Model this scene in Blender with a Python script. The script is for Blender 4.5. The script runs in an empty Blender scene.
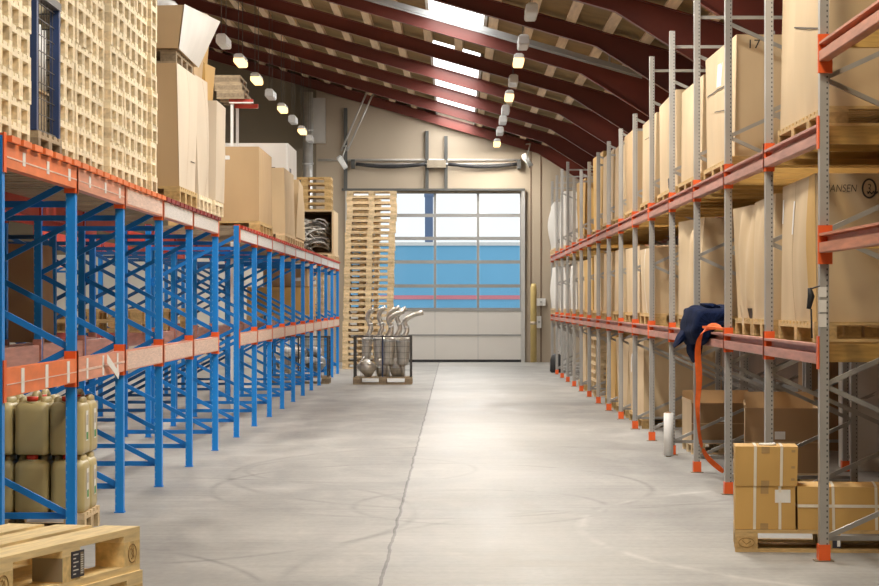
import bpy, math, random
from mathutils import Vector, Matrix, noise as mnoise
R = random.Random(7)
scn = bpy.context.scene
COL = scn.collection
F = 2700.0; CX = 455.0; CY = 303.0; EYE = 1.6
ORD = ['', 'lowest', 'second', 'third', 'fourth', 'fifth', 'sixth', 'seventh', 'eighth', 'ninth', 'tenth', 'eleventh', 'twelfth',
       'thirteenth', 'fourteenth', 'fifteenth', 'sixteenth', 'seventeenth', 'eighteenth', 'nineteenth', 'twentieth', 'twenty first',
       'twenty second', 'twenty third', 'twenty fourth', 'twenty fifth', 'twenty sixth', 'twenty seventh', 'twenty eighth', 'twenty ninth', 'topmost']

# ------------------------------------------------------------------ materials
def _mat(name):
    m = bpy.data.materials.new(name); m.use_nodes = True
    nt = m.node_tree; nt.nodes.clear()
    out = nt.nodes.new('ShaderNodeOutputMaterial')
    p = nt.nodes.new('ShaderNodeBsdfPrincipled')
    nt.links.new(p.outputs[0], out.inputs[0])
    return m, nt, p

def mat(name, col, rough=0.6, metal=0.0, var=0.15, scale=6.0, stretch=(1, 1, 1), bump=0.0, rnd=0.0, spec=0.5, col2=None, detail=4.0):
    m, nt, p = _mat(name)
    p.inputs['Roughness'].default_value = rough; p.inputs['Metallic'].default_value = metal
    p.inputs['Specular IOR Level'].default_value = spec
    tc = nt.nodes.new('ShaderNodeTexCoord'); mp = nt.nodes.new('ShaderNodeMapping')
    mp.inputs['Scale'].default_value = stretch
    nt.links.new(tc.outputs['Object'], mp.inputs[0])
    oi = nt.nodes.new('ShaderNodeObjectInfo')
    off = nt.nodes.new('ShaderNodeMath'); off.operation = 'MULTIPLY'; off.inputs[1].default_value = 37.0
    nt.links.new(oi.outputs['Random'], off.inputs[0])
    nz = nt.nodes.new('ShaderNodeTexNoise'); nz.noise_dimensions = '4D'
    nz.inputs['Scale'].default_value = scale; nz.inputs['Detail'].default_value = detail
    nt.links.new(mp.outputs[0], nz.inputs['Vector']); nt.links.new(off.outputs[0], nz.inputs['W'])
    mx = nt.nodes.new('ShaderNodeMix'); mx.data_type = 'RGBA'
    c2 = col2 or tuple(c * (1 - var) for c in col)
    c1 = col if col2 else tuple(min(1, c * (1 + var)) for c in col)
    mx.inputs[6].default_value = (*c1, 1); mx.inputs[7].default_value = (*c2, 1)
    rmp = nt.nodes.new('ShaderNodeMapRange'); rmp.inputs[1].default_value = 0.3; rmp.inputs[2].default_value = 0.7
    nt.links.new(nz.outputs['Fac'], rmp.inputs[0]); nt.links.new(rmp.outputs[0], mx.inputs[0])
    last = mx.outputs[2]
    if rnd:
        hs = nt.nodes.new('ShaderNodeHueSaturation')
        mr = nt.nodes.new('ShaderNodeMapRange'); mr.inputs[3].default_value = 1 - rnd; mr.inputs[4].default_value = 1 + rnd
        nt.links.new(oi.outputs['Random'], mr.inputs[0]); nt.links.new(mr.outputs[0], hs.inputs['Value'])
        nt.links.new(last, hs.inputs['Color']); last = hs.outputs[0]
    nt.links.new(last, p.inputs['Base Color'])
    if bump:
        b = nt.nodes.new('ShaderNodeBump'); b.inputs['Strength'].default_value = bump; b.inputs['Distance'].default_value = 0.02
        nt.links.new(nz.outputs['Fac'], b.inputs['Height']); nt.links.new(b.outputs[0], p.inputs['Normal'])
    return m

def emit(name, col, s):
    m = bpy.data.materials.new(name); m.use_nodes = True; nt = m.node_tree; nt.nodes.clear()
    o = nt.nodes.new('ShaderNodeOutputMaterial'); e = nt.nodes.new('ShaderNodeEmission')
    e.inputs[0].default_value = (*col, 1); e.inputs[1].default_value = s
    nt.links.new(e.outputs[0], o.inputs[0]); return m

def post_mat(name, col, hole, pitch, x0, x1, duty, rough=0.45, metal=0.0):
    """painted upright with a column of punched holes down its camera-side and aisle-side faces (object coordinates, x across, z up)"""
    m = mat(name, col, rough, metal, 0.08, 3.0); nt = m.node_tree
    p = [n for n in nt.nodes if n.type == 'BSDF_PRINCIPLED'][0]
    src = p.inputs['Base Color'].links[0].from_socket
    tc = nt.nodes.new('ShaderNodeTexCoord'); sp = nt.nodes.new('ShaderNodeSeparateXYZ')
    nt.links.new(tc.outputs['Object'], sp.inputs[0])
    def mth(op, a, b=None):
        n = nt.nodes.new('ShaderNodeMath'); n.operation = op
        for i, v in enumerate((a, b)):
            if v is None: continue
            if isinstance(v, (int, float)): n.inputs[i].default_value = v
            else: nt.links.new(v, n.inputs[i])
        return n.outputs[0]
    fr = mth('FRACT', mth('DIVIDE', sp.outputs['Z'], pitch))
    f1 = mth('LESS_THAN', fr, duty)
    f2 = mth('MULTIPLY', mth('GREATER_THAN', sp.outputs['X'], x0), mth('LESS_THAN', sp.outputs['X'], x1))
    fac = mth('MULTIPLY', f1, f2)
    mx = nt.nodes.new('ShaderNodeMix'); mx.data_type = 'RGBA'
    nt.links.new(fac, mx.inputs[0]); nt.links.new(src, mx.inputs[6]); mx.inputs[7].default_value = (*hole, 1)
    nt.links.new(mx.outputs[2], p.inputs['Base Color'])
    return m

M = {}
M['wood'] = mat('pale_pallet_wood', (.90, .77, .54), .75, 0, .13, 7, (3, 3, 3), .1, .10)
M['wood_gold'] = mat('golden_pallet_wood', (.60, .41, .18), .7, 0, .18, 9, (2, 6, 6), .15, .08)
M['wood_new'] = mat('new_pallet_wood', (.86, .68, .38), .65, 0, .16, 5, (1.2, 14, 14), .12, .04)
M['wood_mid'] = mat('weathered_pallet_wood', (.74, .565, .34), .8, 0, .2, 7, (2, 4, 4), .15, .14)
M['wood_old'] = mat('grey_old_pallet_wood', (.40, .31, .20), .85, 0, .25, 8, (2, 4, 4), .2, .08)
M['timber'] = mat('yellow_timber', (.55, .34, .10), .7, 0, .2, 6, (1, 8, 8), .1)
M['card'] = mat('brown_cardboard', (.54, .37, .20), .8, 0, .06, 2.5, (1, 1, .4), .04, .07)
M['card_pale'] = mat('pale_cardboard', (.64, .48, .29), .8, 0, .06, 2.5, (1, 1, .4), .04, .05)
M['card_dark'] = mat('dark_cardboard', (.36, .22, .11), .85, 0, .10, 2.5, (1, 1, .5), .04, .04)
M['card_yellow'] = mat('yellow_cardboard', (.62, .38, .12), .75, 0, .08, 2.5, (1, 1, .5), .04, .04)
M['card_white'] = mat('white_cardboard', (.78, .75, .70), .7, 0, .05, 3, (1, 1, .4), .03)
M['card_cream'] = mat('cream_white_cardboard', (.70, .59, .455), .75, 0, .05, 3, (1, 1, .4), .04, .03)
M['tape'] = mat('brown_tape', (.42, .27, .11), .35, 0, .08, 9)
M['paper'] = mat('white_paper', (.82, .81, .78), .6, 0, .04, 20)
M['strap_white'] = mat('white_strap', (.80, .74, .62), .4, 0, .05, 10)
M['marker'] = mat('dark_marker', (.05, .035, .025), .6, 0, .1, 10)
M['blue'] = post_mat('blue_painted_post', (.006, .27, .82), (.12, .40, .80), .06, -.030, -.022, .3)
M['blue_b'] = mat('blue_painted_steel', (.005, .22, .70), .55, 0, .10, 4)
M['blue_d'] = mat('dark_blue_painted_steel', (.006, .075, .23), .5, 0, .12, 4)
M['grey'] = post_mat('grey_galvanised_post', (.43, .42, .40), (.10, .10, .10), .034, .012, .021, .38, .4, .35)
M['grey_b'] = mat('galvanised_brace', (.40, .39, .37), .4, .5, .12, 6)
M['orange'] = mat('orange_steel', (.86, .13, .02), .45, 0, .10, 5)
M['orange_beam'] = mat('orange_beam', (.82, .20, .055), .5, 0, .14, 3, (1, 1, 4))
M['salmon'] = mat('film_covered_orange_beam', (.72, .30, .19), .4, 0, .22, 3, (6, .6, 8))
M['pink'] = mat('faded_red_beam', (.50, .23, .18), .45, 0, .25, 3, (5, .7, 9))
M['orange_pink'] = mat('faded_orange_beam', (.55, .19, .09), .45, 0, .25, 3, (5, .7, 9))
M['red'] = mat('red_beam', (.50, .045, .025), .5, 0, .12, 4)
M['dkred'] = mat('dark_red_bar', (.24, .016, .018), .5, 0, .12, 4)
M['film'] = mat('white_label_strip', (.78, .74, .70), .3, 0, .16, 7, (6, 1.5, 12))
M['film_pink'] = mat('pink_white_label_strip', (.84, .60, .50), .3, 0, .2, 6, (6, 1.2, 14))
M['frame_red'] = mat('red_oxide_roof_steel', (.15, .028, .018), .42, 0, .15, 1.2)
M['purlin'] = mat('pale_timber_purlin', (.74, .58, .40), .7, 0, .14, 4, (5, .3, 5))
M['roofboard'] = mat('wood_wool_roof_board', (.25, .165, .065), .9, 0, .2, 2.2, (1, 1, 1), .1)
M['galv'] = mat('galvanised_metal', (.58, .58, .57), .36, .6, .12, 5)
M['steel'] = mat('bare_exhaust_steel', (.60, .57, .52), .32, .75, .18, 9)
M['steel_d'] = mat('dark_metal_parts', (.20, .19, .18), .35, .8, .35, 11)
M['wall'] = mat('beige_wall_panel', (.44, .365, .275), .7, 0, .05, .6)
M['wall_shade'] = mat('shaded_back_wall', (.20, .165, .115), .75, 0, .08, .6)
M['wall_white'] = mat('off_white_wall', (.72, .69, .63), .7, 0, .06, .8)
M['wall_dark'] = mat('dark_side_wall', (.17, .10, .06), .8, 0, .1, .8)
M['doorpanel'] = mat('grey_white_door_panel', (.60, .575, .54), .5, 0, .03, 1)
M['alu'] = mat('aluminium_rail', (.50, .49, .47), .4, .4, .06, 4)
M['wall_post'] = mat('dark_grey_wall_post', (.085, .085, .08), .6, 0, .06, 3)
M['rail_light'] = mat('dull_galvanised_rail', (.36, .37, .37), .5, .3, .1, 4)
M['rail_grey'] = mat('grey_door_rail', (.30, .30, .29), .45, .3, .06, 4)
M['black'] = mat('black_rubber', (.02, .02, .022), .6, 0, .2, 6)
M['white'] = mat('white_plastic', (.80, .79, .76), .35, 0, .04, 5)
M['jerry'] = mat('olive_beige_plastic', (.50, .41, .19), .4, 0, .10, 3, (1, 1, 1), .03, .05)
M['redcap'] = mat('red_plastic_cap', (.72, .05, .02), .35, 0, .08, 8)
M['green'] = mat('green_print', (.05, .30, .08), .5, 0, .1, 9)
M['navy'] = mat('navy_cloth', (.007, .013, .042), .95, 0, .3, 14, (1, 1, 1), .3, spec=.08)
M['strap_orange'] = mat('orange_webbing', (.90, .15, .02), .6, 0, .12, 20)
M['cageblue'] = mat('blue_cage_steel', (.03, .06, .17), .45, .2, .15, 6)
M['wire'] = mat('dark_wire', (.10, .095, .09), .45, .5, .2, 9)
M['wrap'] = mat('clear_wrap', (.70, .69, .67), .15, 0, .15, 9, bump=.3)
M['yellow'] = mat('yellow_paint', (.56, .42, .16), .5, 0, .08, 4)
M['shed'] = mat('sky_blue_cladding', (.19, .50, .75), .6, 0, .05, .5)
M['stripe'] = mat('pinkish_red_stripe', (.78, .26, .30), .6, 0, .06, .5)
M['yard'] = mat('pale_yard_concrete', (.45, .44, .42), .85, 0, .1, .4)
M['mast'] = mat('slate_blue_metal', (.14, .19, .30), .5, .2, .08, 1)
M['label_dark'] = mat('dark_sticker', (.03, .03, .05), .4, 0, .1, 20)
M['plate'] = mat('dull_metal_plate', (.32, .27, .20), .4, .4, .1, 9)
M['ink'] = mat('burnt_brand_mark', (.34, .20, .07), .8, 0, .1, 20)
M['lamp_off'] = mat('white_lamp_housing', (.75, .76, .76), .35, 0, .04, 8)
M['lamp_on'] = emit('lit_lamp_diffuser', (1.0, .66, .27), 2.6)
M['sky_pane'] = emit('daylight_through_skylight', (1.0, .98, .95), 3.0)

def glass():
    m = bpy.data.materials.new('clear_pane'); m.use_nodes = True; nt = m.node_tree; nt.nodes.clear()
    o = nt.nodes.new('ShaderNodeOutputMaterial'); t = nt.nodes.new('ShaderNodeBsdfTransparent'); g = nt.nodes.new('ShaderNodeBsdfGlossy')
    g.inputs['Roughness'].default_value = .05; t.inputs[0].default_value = (.93, .95, .96, 1)
    mx = nt.nodes.new('ShaderNodeMixShader'); mx.inputs[0].default_value = .015
    nt.links.new(t.outputs[0], mx.inputs[1]); nt.links.new(g.outputs[0], mx.inputs[2]); nt.links.new(mx.outputs[0], o.inputs[0])
    return m
M['glass'] = glass()

def floor_mat():
    m, nt, p = _mat('worn_concrete_floor')
    tc = nt.nodes.new('ShaderNodeTexCoord'); sp = nt.nodes.new('ShaderNodeSeparateXYZ'); nt.links.new(tc.outputs['Object'], sp.inputs[0])
    def N(scale, st, det=5, w=0.0, dist=0.0):
        mp = nt.nodes.new('ShaderNodeMapping'); mp.inputs['Scale'].default_value = st; mp.inputs['Location'].default_value = (w, w * 1.7, 0)
        n = nt.nodes.new('ShaderNodeTexNoise'); n.inputs['Scale'].default_value = scale; n.inputs['Detail'].default_value = det
        n.inputs['Distortion'].default_value = dist
        nt.links.new(tc.outputs['Object'], mp.inputs[0]); nt.links.new(mp.outputs[0], n.inputs['Vector']); return n.outputs['Fac']
    def mth(op, a, b=None, c=None):
        n = nt.nodes.new('ShaderNodeMath'); n.operation = op
        for i, v in enumerate((a, b, c)):
            if v is None: continue
            if isinstance(v, (int, float)): n.inputs[i].default_value = v
            else: nt.links.new(v, n.inputs[i])
        return n.outputs[0]
    def rng(v, a, b, c, d):
        n = nt.nodes.new('ShaderNodeMapRange')
        for i, x in enumerate((a, b, c, d)): n.inputs[i + 1].default_value = x
        nt.links.new(v, n.inputs[0]); return n.outputs[0]
    big = N(.35, (1, .6, 1), 6, 3); mid = N(2.2, (1, .35, 1), 6, 9, .6); streak = N(1.6, (.5, 5, 1), 5, 2, .3); fine = N(22, (1, .5, 1), 3, 5)
    v = mth('ADD', rng(big, .3, .7, -.07, .07), rng(mid, .3, .7, -.075, .075))
    v = mth('ADD', v, rng(streak, .3, .7, -.025, .025)); v = mth('ADD', v, rng(fine, .2, .8, -.03, .03))
    # tyre arcs: thin rings round a few turning points
    for (x, y, r, wd, dk) in ((-.2, 23.5, 1.9, .05, .055), (.5, 25.5, 2.6, .06, .045), (-2.6, 20.5, 2.3, .05, .05), (.2, 21.3, 1.0, .05, .05),
                              (3.4, 19.0, 2.5, .06, -.05), (2.3, 15.5, 3.3, .06, .04), (-3.2, 14.2, 2.2, .04, .06), (-.9, 26, 1.1, .05, .04)):
        dx = mth('SUBTRACT', sp.outputs['X'], x); dy = mth('MULTIPLY', mth('SUBTRACT', sp.outputs['Y'], y), .55)
        d = mth('SQRT', mth('ADD', mth('MULTIPLY', dx, dx), mth('MULTIPLY', dy, dy)))
        ring = mth('SUBTRACT', 1, mth('MINIMUM', 1, mth('DIVIDE', mth('ABSOLUTE', mth('SUBTRACT', d, r)), wd)))
        ring = mth('MULTIPLY', ring, rng(mid, .42, .58, 0, 1))
        v = mth('SUBTRACT', v, mth('MULTIPLY', ring, dk * 1.9))
    # two pours of concrete meet at a joint; the strip beyond it is more worn and polished, with the door's reflection painted in paler
    wob = mth('ADD', sp.outputs['X'], rng(N(1.1, (.01, 1, 1), 4, 1), .2, .8, .405, .44))
    polish_sheen = mth('MULTIPLY', rng(sp.outputs['Y'], 15, 30, .15, 1.0), mth('MULTIPLY', mth('GREATER_THAN', wob, 0.0), mth('SUBTRACT', 1, rng(mth('ADD', sp.outputs['X'], rng(mid, .2, .8, -.6, .6)), .4, 1.6, 0, 1))))
    v = mth('ADD', v, mth('MULTIPLY', polish_sheen, .07))
    joint = mth('LESS_THAN', mth('ABSOLUTE', wob), .011)
    v = mth('SUBTRACT', v, mth('MULTIPLY', joint, .17))
    base = mth('ADD', v, .315)
    cr = nt.nodes.new('ShaderNodeCombineColor')
    nt.links.new(mth('MULTIPLY', base, 1.0), cr.inputs[0]); nt.links.new(mth('MULTIPLY', base, .97), cr.inputs[1]); nt.links.new(mth('MULTIPLY', base, .91), cr.inputs[2])
    nt.links.new(cr.outputs[0], p.inputs['Base Color'])
    ro = mth('SUBTRACT', rng(mid, .3, .7, .50, .66), mth('MULTIPLY', polish_sheen, .12))
    nt.links.new(ro, p.inputs['Roughness'])
    b = nt.nodes.new('ShaderNodeBump'); b.inputs['Strength'].default_value = .12; b.inputs['Distance'].default_value = .01
    nt.links.new(mid, b.inputs['Height']); nt.links.new(b.outputs[0], p.inputs['Normal'])
    return m
M['floor'] = floor_mat()

# ------------------------------------------------------------------ mesh helpers
class MB:
    def __init__(s): s.v = []; s.f = []; s.sm = []
    def box(s, x0, x1, y0, y1, z0, z1):
        b = len(s.v)
        s.v += [(x0, y0, z0), (x1, y0, z0), (x1, y1, z0), (x0, y1, z0), (x0, y0, z1), (x1, y0, z1), (x1, y1, z1), (x0, y1, z1)]
        s.f += [tuple(b + i for i in q) for q in ((3, 2, 1, 0), (4, 5, 6, 7), (0, 1, 5, 4), (1, 2, 6, 5), (2, 3, 7, 6), (3, 0, 4, 7))]
        s.sm += [False] * 6; return s
    def bar(s, a, b, w, t, up=(0, 0, 1)):
        """rectangular bar from a to b, w wide across, t thick along up"""
        a = Vector(a); b = Vector(b); d = (b - a).normalized(); u = Vector(up)
        if abs(d.dot(u)) > .98: u = Vector((0, 1, 0))
        x = d.cross(u).normalized(); u = x.cross(d).normalized(); n = len(s.v)
        for p in (a, b):
            for i, j in ((-1, -1), (1, -1), (1, 1), (-1, 1)): s.v.append(tuple(p + x * (i * w / 2) + u * (j * t / 2)))
        s.f += [tuple(n + i for i in q) for q in ((0, 1, 2, 3), (7, 6, 5, 4), (0, 4, 5, 1), (1, 5, 6, 2), (2, 6, 7, 3), (3, 7, 4, 0))]
        s.sm += [False] * 6; return s
    def tube(s, pts, r, n=10, cap=True, smooth=True):
        pts = [Vector(p) for p in pts]; rs = r if isinstance(r, (list, tuple)) else [r] * len(pts)
        t = (pts[1] - pts[0]).normalized(); u = t.orthogonal().normalized(); b0 = len(s.v)
        for i, p in enumerate(pts):
            t2 = (pts[min(i + 1, len(pts) - 1)] - pts[max(i - 1, 0)]).normalized()
            u = (u - t2 * u.dot(t2)).normalized(); w = t2.cross(u)
            for k in range(n):
                a = 2 * math.pi * k / n; s.v.append(tuple(p + (u * math.cos(a) + w * math.sin(a)) * rs[i]))
        for i in range(len(pts) - 1):
            for k in range(n):
                s.f.append((b0 + i * n + k, b0 + i * n + (k + 1) % n, b0 + (i + 1) * n + (k + 1) % n, b0 + (i + 1) * n + k)); s.sm.append(smooth)
        if cap:
            s.f.append(tuple(b0 + k for k in reversed(range(n)))); s.sm.append(False)
            e = b0 + (len(pts) - 1) * n; s.f.append(tuple(e + k for k in range(n))); s.sm.append(False)
        return s
    def prism_y(s, poly, y0, y1):
        """polygon in x,z pulled along y"""
        n = len(poly); b = len(s.v)
        s.v += [(x, y0, z) for x, z in poly] + [(x, y1, z) for x, z in poly]
        s.f += [tuple(b + i for i in range(n)), tuple(b + n + i for i in reversed(range(n)))]
        s.f += [(b + i, b + n + i, b + n + (i + 1) % n, b + (i + 1) % n) for i in range(n)]
        s.sm += [False] * (n + 2); return s
    def loft(s, rings, smooth=True):
        n = len(rings[0]); b = len(s.v)
        for r in rings: s.v += [tuple(p) for p in r]
        for i in range(len(rings) - 1):
            for k in range(n):
                s.f.append((b + i * n + k, b + i * n + (k + 1) % n, b + (i + 1) * n + (k + 1) % n, b + (i + 1) * n + k)); s.sm.append(smooth)
        s.f.append(tuple(b + k for k in reversed(range(n)))); e = b + (len(rings) - 1) * n
        s.f.append(tuple(e + k for k in range(n))); s.sm += [False, False]; return s
    def mesh(s, name, m):
        me = bpy.data.meshes.new(name); me.from_pydata(s.v, [], s.f); me.update()
        if any(s.sm): me.polygons.foreach_set('use_smooth', s.sm)
        if m is not None: me.materials.append(m if not isinstance(m, str) else M[m])
        return me

def obj(name, me, parent=None, loc=(0, 0, 0), rz=0.0):
    o = bpy.data.objects.new(name, me); COL.objects.link(o)
    o.location = loc; o.rotation_euler = (0, 0, rz)
    if parent is not None: o.parent = parent
    return o

def tag(o, label, cat, group=None):
    o['label'] = label; o['category'] = cat
    if group: o['group'] = group
    return o

def thing(name, label, cat, loc=(0, 0, 0), rz=0.0, group=None):
    return tag(obj(name, None, None, loc, rz), label, cat, group)

def struct(o): o['kind'] = 'structure'; return o

def rrect(hw, hd, r, z, n=4, cx=0, cy=0):
    pts = []
    for qx, qy, a0 in ((1, 1, 0), (-1, 1, 90), (-1, -1, 180), (1, -1, 270)):
        for k in range(n + 1):
            a = math.radians(a0 + 90 * k / n)
            pts.append((cx + qx * (hw - r) + r * math.cos(a), cy + qy * (hd - r) + r * math.sin(a), z))
    return pts

def ground_x(px, Y): return (px - CX) * Y / F
def height(py, Y): return EYE + (CY - py) * Y / F

# ------------------------------------------------------------------ setting
FR = [73.0 - 5.07 * k for k in range(16)]
SL = .286; KX, KZ = 2.23, 5.65
RIDGE = -9.0; XL, XR = -14.0, 6.5
def zlow(x):
    if x > KX: return KZ - .63 * (x - KX)
    if x < RIDGE: return KZ + SL * (KX - RIDGE) - SL * (RIDGE - x)
    return KZ + SL * (KX - x)
def ztop(x):
    if x < RIDGE: return KZ + SL * (KX - RIDGE) - SL * (RIDGE - x) + .25
    return KZ + SL * (KX - x) + .25

struct(obj('floor', MB().box(XL, XR, -8, 73.0, -.2, 0).mesh('floor', 'floor')))
struct(obj('ground_yard', MB().box(-60, 60, 73.2, 190, -.2, -.01).mesh('yard', 'yard')))
DX = [(x - CX) / 36.9 for x in (349.5, 392, 435, 478, 521)]
DZ = [0.0] + [EYE + (CY - y) / 36.9 for y in (335, 309.5, 286, 262, 238.5, 215.5, 193)]
dx0, dx1, dz1 = DX[0], DX[-1], DZ[-1]
XS = -3.75
def gable(x0, x1, z0=0.0):
    xs = [x0] + [k for k in (RIDGE,) if x0 < k < x1] + [x1]
    return [(x0, z0), (x1, z0)] + [(x, ztop(x) + .1) for x in reversed(xs)]
w = obj('wall_back', None); struct(w)
a = MB(); a.prism_y(gable(XS, dx0), 73.0, 73.2); a.prism_y(gable(dx1, XR), 73.0, 73.2); a.prism_y(gable(dx0, dx1, dz1), 73.0, 73.2)
struct(obj('wall_panel', a.mesh('wall_panel', 'wall'), w))
# panel joints and posts on the back wall
for px, y0, y1, wd in ((345.5, 108, 190, .10), (427, 131, 189, .09), (446, 136, 189, .09)):
    x = ground_x(px, 72.9)
    struct(obj('wall_post', MB().box(x - wd / 2, x + wd / 2, 72.88, 73.0, height(y1, 72.9), min(height(y0, 72.9), zlow(x) - .02)).mesh('wp', 'wall_post'), w))
for px in (531, 541):
    x = ground_x(px, 72.97); struct(obj('wall_joint', MB().box(x - .015, x + .015, 72.985, 73.0, 0, zlow(x)).mesh('wj', 'wall_dark'), w))
w2 = struct(obj('wall_back_corner', MB().prism_y(gable(XL, XS, 2.9), 73.0, 73.2).mesh('wall_upper', 'wall_shade')))  # upper left wall coloured darker to stand for the shade there
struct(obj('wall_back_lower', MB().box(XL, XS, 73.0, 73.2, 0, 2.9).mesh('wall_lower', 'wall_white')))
struct(obj('wall_left', MB().box(XL - .2, XL, -8, 73.2, 0, ztop(XL) + .3).mesh('wall_left', 'wall_white')))
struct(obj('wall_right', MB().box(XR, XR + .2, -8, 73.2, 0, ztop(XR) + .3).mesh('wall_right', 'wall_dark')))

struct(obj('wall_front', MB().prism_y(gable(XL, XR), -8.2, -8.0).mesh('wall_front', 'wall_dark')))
# the roof: sloping boards with skylight openings, purlins, portal frames
ceil = struct(obj('ceiling', None))
SKY = {0: 1, 1: 1, 2: 1, 3: 1, 5: 1, 7: 1, 9: 1, 11: 1, 13: 1}      # bay index from the back wall
SX0, SX1 = -.48, .52
def slab(x0, x1, y0, y1, off=.075, th=.06):
    return [(x0, y0, ztop(x0) + off), (x1, y0, ztop(x1) + off), (x1, y1, ztop(x1) + off), (x0, y1, ztop(x0) + off)]
a = MB()
def quadslab(a, x0, x1, y0, y1):
    n = len(a.v); lo = slab(x0, x1, y0, y1); hi = [(p[0], p[1], p[2] + .08) for p in lo]
    a.v += lo + hi; a.f += [tuple(n + i for i in q) for q in ((3, 2, 1, 0), (4, 5, 6, 7), (0, 1, 5, 4), (1, 2, 6, 5), (2, 3, 7, 6), (3, 0, 4, 7))]; a.sm += [False] * 6
quadslab(a, XL - .2, RIDGE, -8, 73.2); quadslab(a, RIDGE, SX0, -8, 73.2); quadslab(a, SX1, XR + .2, -8, 73.2)
for k in range(15):
    if k not in SKY: quadslab(a, SX0, SX1, FR[k + 1], FR[k])
quadslab(a, SX0, SX1, -8, FR[15])
struct(obj('roof_board', a.mesh('roof_board', 'roofboard'), ceil))
n = 0
for k in sorted(SKY):
    n += 1
    wn = struct(obj('window_%d' % n, None))
    b = MB(); lo = slab(SX0, SX1, FR[k + 1] + .15, FR[k] - .1, .085); b.v = lo + [(p[0], p[1], p[2] + .02) for p in lo]
    b.f = [(3, 2, 1, 0), (4, 5, 6, 7), (0, 1, 5, 4), (1, 2, 6, 5), (2, 3, 7, 6), (3, 0, 4, 7)]; b.sm = [False] * 6
    struct(obj('skylight_pane', b.mesh('skylight_pane', 'sky_pane'), wn))
    for s in (SX0, SX1):
        struct(obj('skylight_kerb', MB().bar((s, FR[k + 1], ztop(s) + .05), (s, FR[k], ztop(s) + .05), .05, .1).mesh('kerb', 'doorpanel'), wn))
x = -8.7
while x < 6.3:
    inside = SX0 - .05 < x < SX1 + .05
    segs = [(-8, 73)] if not inside else [(FR[k + 1], FR[k]) for k in range(15) if k not in SKY]
    for y0, y1 in segs:
        b = MB(); z = ztop(x)
        b.bar((x, y0, z + .042), (x, y1, z + .042), .16, .075, (SL, 0, 1))
        struct(obj('purlin', b.mesh('purlin', 'purlin'), ceil))
    x += .585
# portal frames: web plus flanges, haunched towards the eave
def ibeam(y):
    b = MB(); xs = [XL, RIDGE, -6, -3, 0, KX, 3.6, 5.0, XR]
    lo = [(x, zlow(x)) for x in xs]; hi = [(x, ztop(x) - .002) for x in xs]
    b.prism_y(lo + hi[::-1], y - .012, y + .012)
    for i in range(len(xs) - 1):
        (xa, za), (xb, zb) = lo[i], lo[i + 1]
        b.bar((xa, y, za), (xb, y, zb), .17, .018)
        (xa, za), (xb, zb) = hi[i], hi[i + 1]
        b.bar((xa, y, za), (xb, y, zb), .17, .018)
    return b
for k, y in enumerate(FR[:14]):
    struct(obj('roof_beam', ibeam(y - (.12 if k == 0 else 0)).mesh('roof_beam', 'frame_red'), ceil))

# galvanised rail under the roof
yr = 45.5; b = MB(); b.bar((-4.2, yr, EYE + 4.76 + SL * 4.2 - .02), (3.15, yr, EYE + 4.76 - SL * 3.15), .10, .085)
rail = thing('ceiling_rail', 'long galvanised steel rail sloping across under the roof beams', 'rail', (0, 0, 0))
obj('channel', b.mesh('channel', 'rail_light'), rail)
b = MB(); b.bar((-4.2, yr - .07, EYE + 4.69 + SL * 4.2 - .02), (3.15, yr - .07, EYE + 4.69 - SL * 3.15), .03, .03)
obj('cable', b.mesh('cable', 'rail_light'), rail)
for xx in (-3.5, -1.7, .35, 2.6):
    obj('hanger', MB().bar((xx, yr, EYE + 4.8 - SL * xx), (xx, yr, ztop(xx)), .04, .02).mesh('hanger', 'galv'), rail)
# galvanised flue beside the back wall
fl = thing('flue_pipe', 'vertical galvanised flue pipe in front of the back wall', 'pipe', (ground_x(308, 72.3), 72.3, 0))
obj('pipe', MB().tube([(0, 0, 0), (0, 0, 7.25)], .135, 20).mesh('pipe', 'galv'), fl)
for z in (1.5, 3.5, 5.3, 6.2): obj('collar', MB().tube([(0, 0, z), (0, 0, z + .06)], .15, 20).mesh('collar', 'galv'), fl)
bx = thing('duct_box', 'grey sheet metal box behind the flue pipe', 'duct', (ground_x(316, 72.6), 72.6, 0))
obj('casing', MB().box(-.16, .25, -.2, .2, 5.9, 7.1).mesh('casing', 'alu'), bx)
obj('duct_bracket', MB().box(-.04, .04, .2, .395, 6.3, 6.4).mesh('bracket', 'alu'), bx)

# big sectional door
d = struct(obj('door_1', None, None, (0, 73.1, 0)))
for i in range(4):
    for j in range(2):
        struct(obj('door_panel', MB().box(DX[i] + .01, DX[i + 1] - .01, -.03, .03, DZ[j] + .012, DZ[j + 1] - .012).mesh('dp', 'doorpanel'), d))
    for j in range(2, 7):
        struct(obj('pane', MB().box(DX[i] + .06, DX[i + 1] - .06, -.008, .008, DZ[j] + .04, DZ[j + 1] - .04).mesh('pane', 'glass'), d))
for j, z in enumerate(DZ):
    h = .045 if 2 <= j < 7 else .022
    struct(obj('rail', MB().box(dx0, dx1, -.045, .04, z - h, z + h).mesh('rail', 'rail_grey' if j else 'black'), d))
for x in DX:
    struct(obj('stile', MB().box(x - .036, x + .036, -.04, .035, DZ[2], DZ[7]).mesh('stile', 'rail_grey'), d))
    struct(obj('seam', MB().box(x - .012, x + .012, -.034, .03, 0, DZ[2]).mesh('seam', 'alu'), d))
struct(obj('bottom_seal', MB().box(dx0, dx1, -.06, .05, 0.0, .07).mesh('seal', 'black'), d))
t = struct(obj('trim_1', None))
for x in (dx0 - .05, dx1 + .05): struct(obj('door_track', MB().box(x - .05, x + .05, 72.86, 73.0, 0, dz1 + .05).mesh('track', 'alu'), t))
struct(obj('door_header', MB().box(dx0 - .2, dx1 + .1, 72.84, 73.0, dz1 + .05, dz1 + .11).mesh('header', 'wall_post'), t))
tr = thing('door_spring_shaft', 'dark torsion spring shaft above the big door', 'door mechanism', (0, 72.8, 0))
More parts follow.
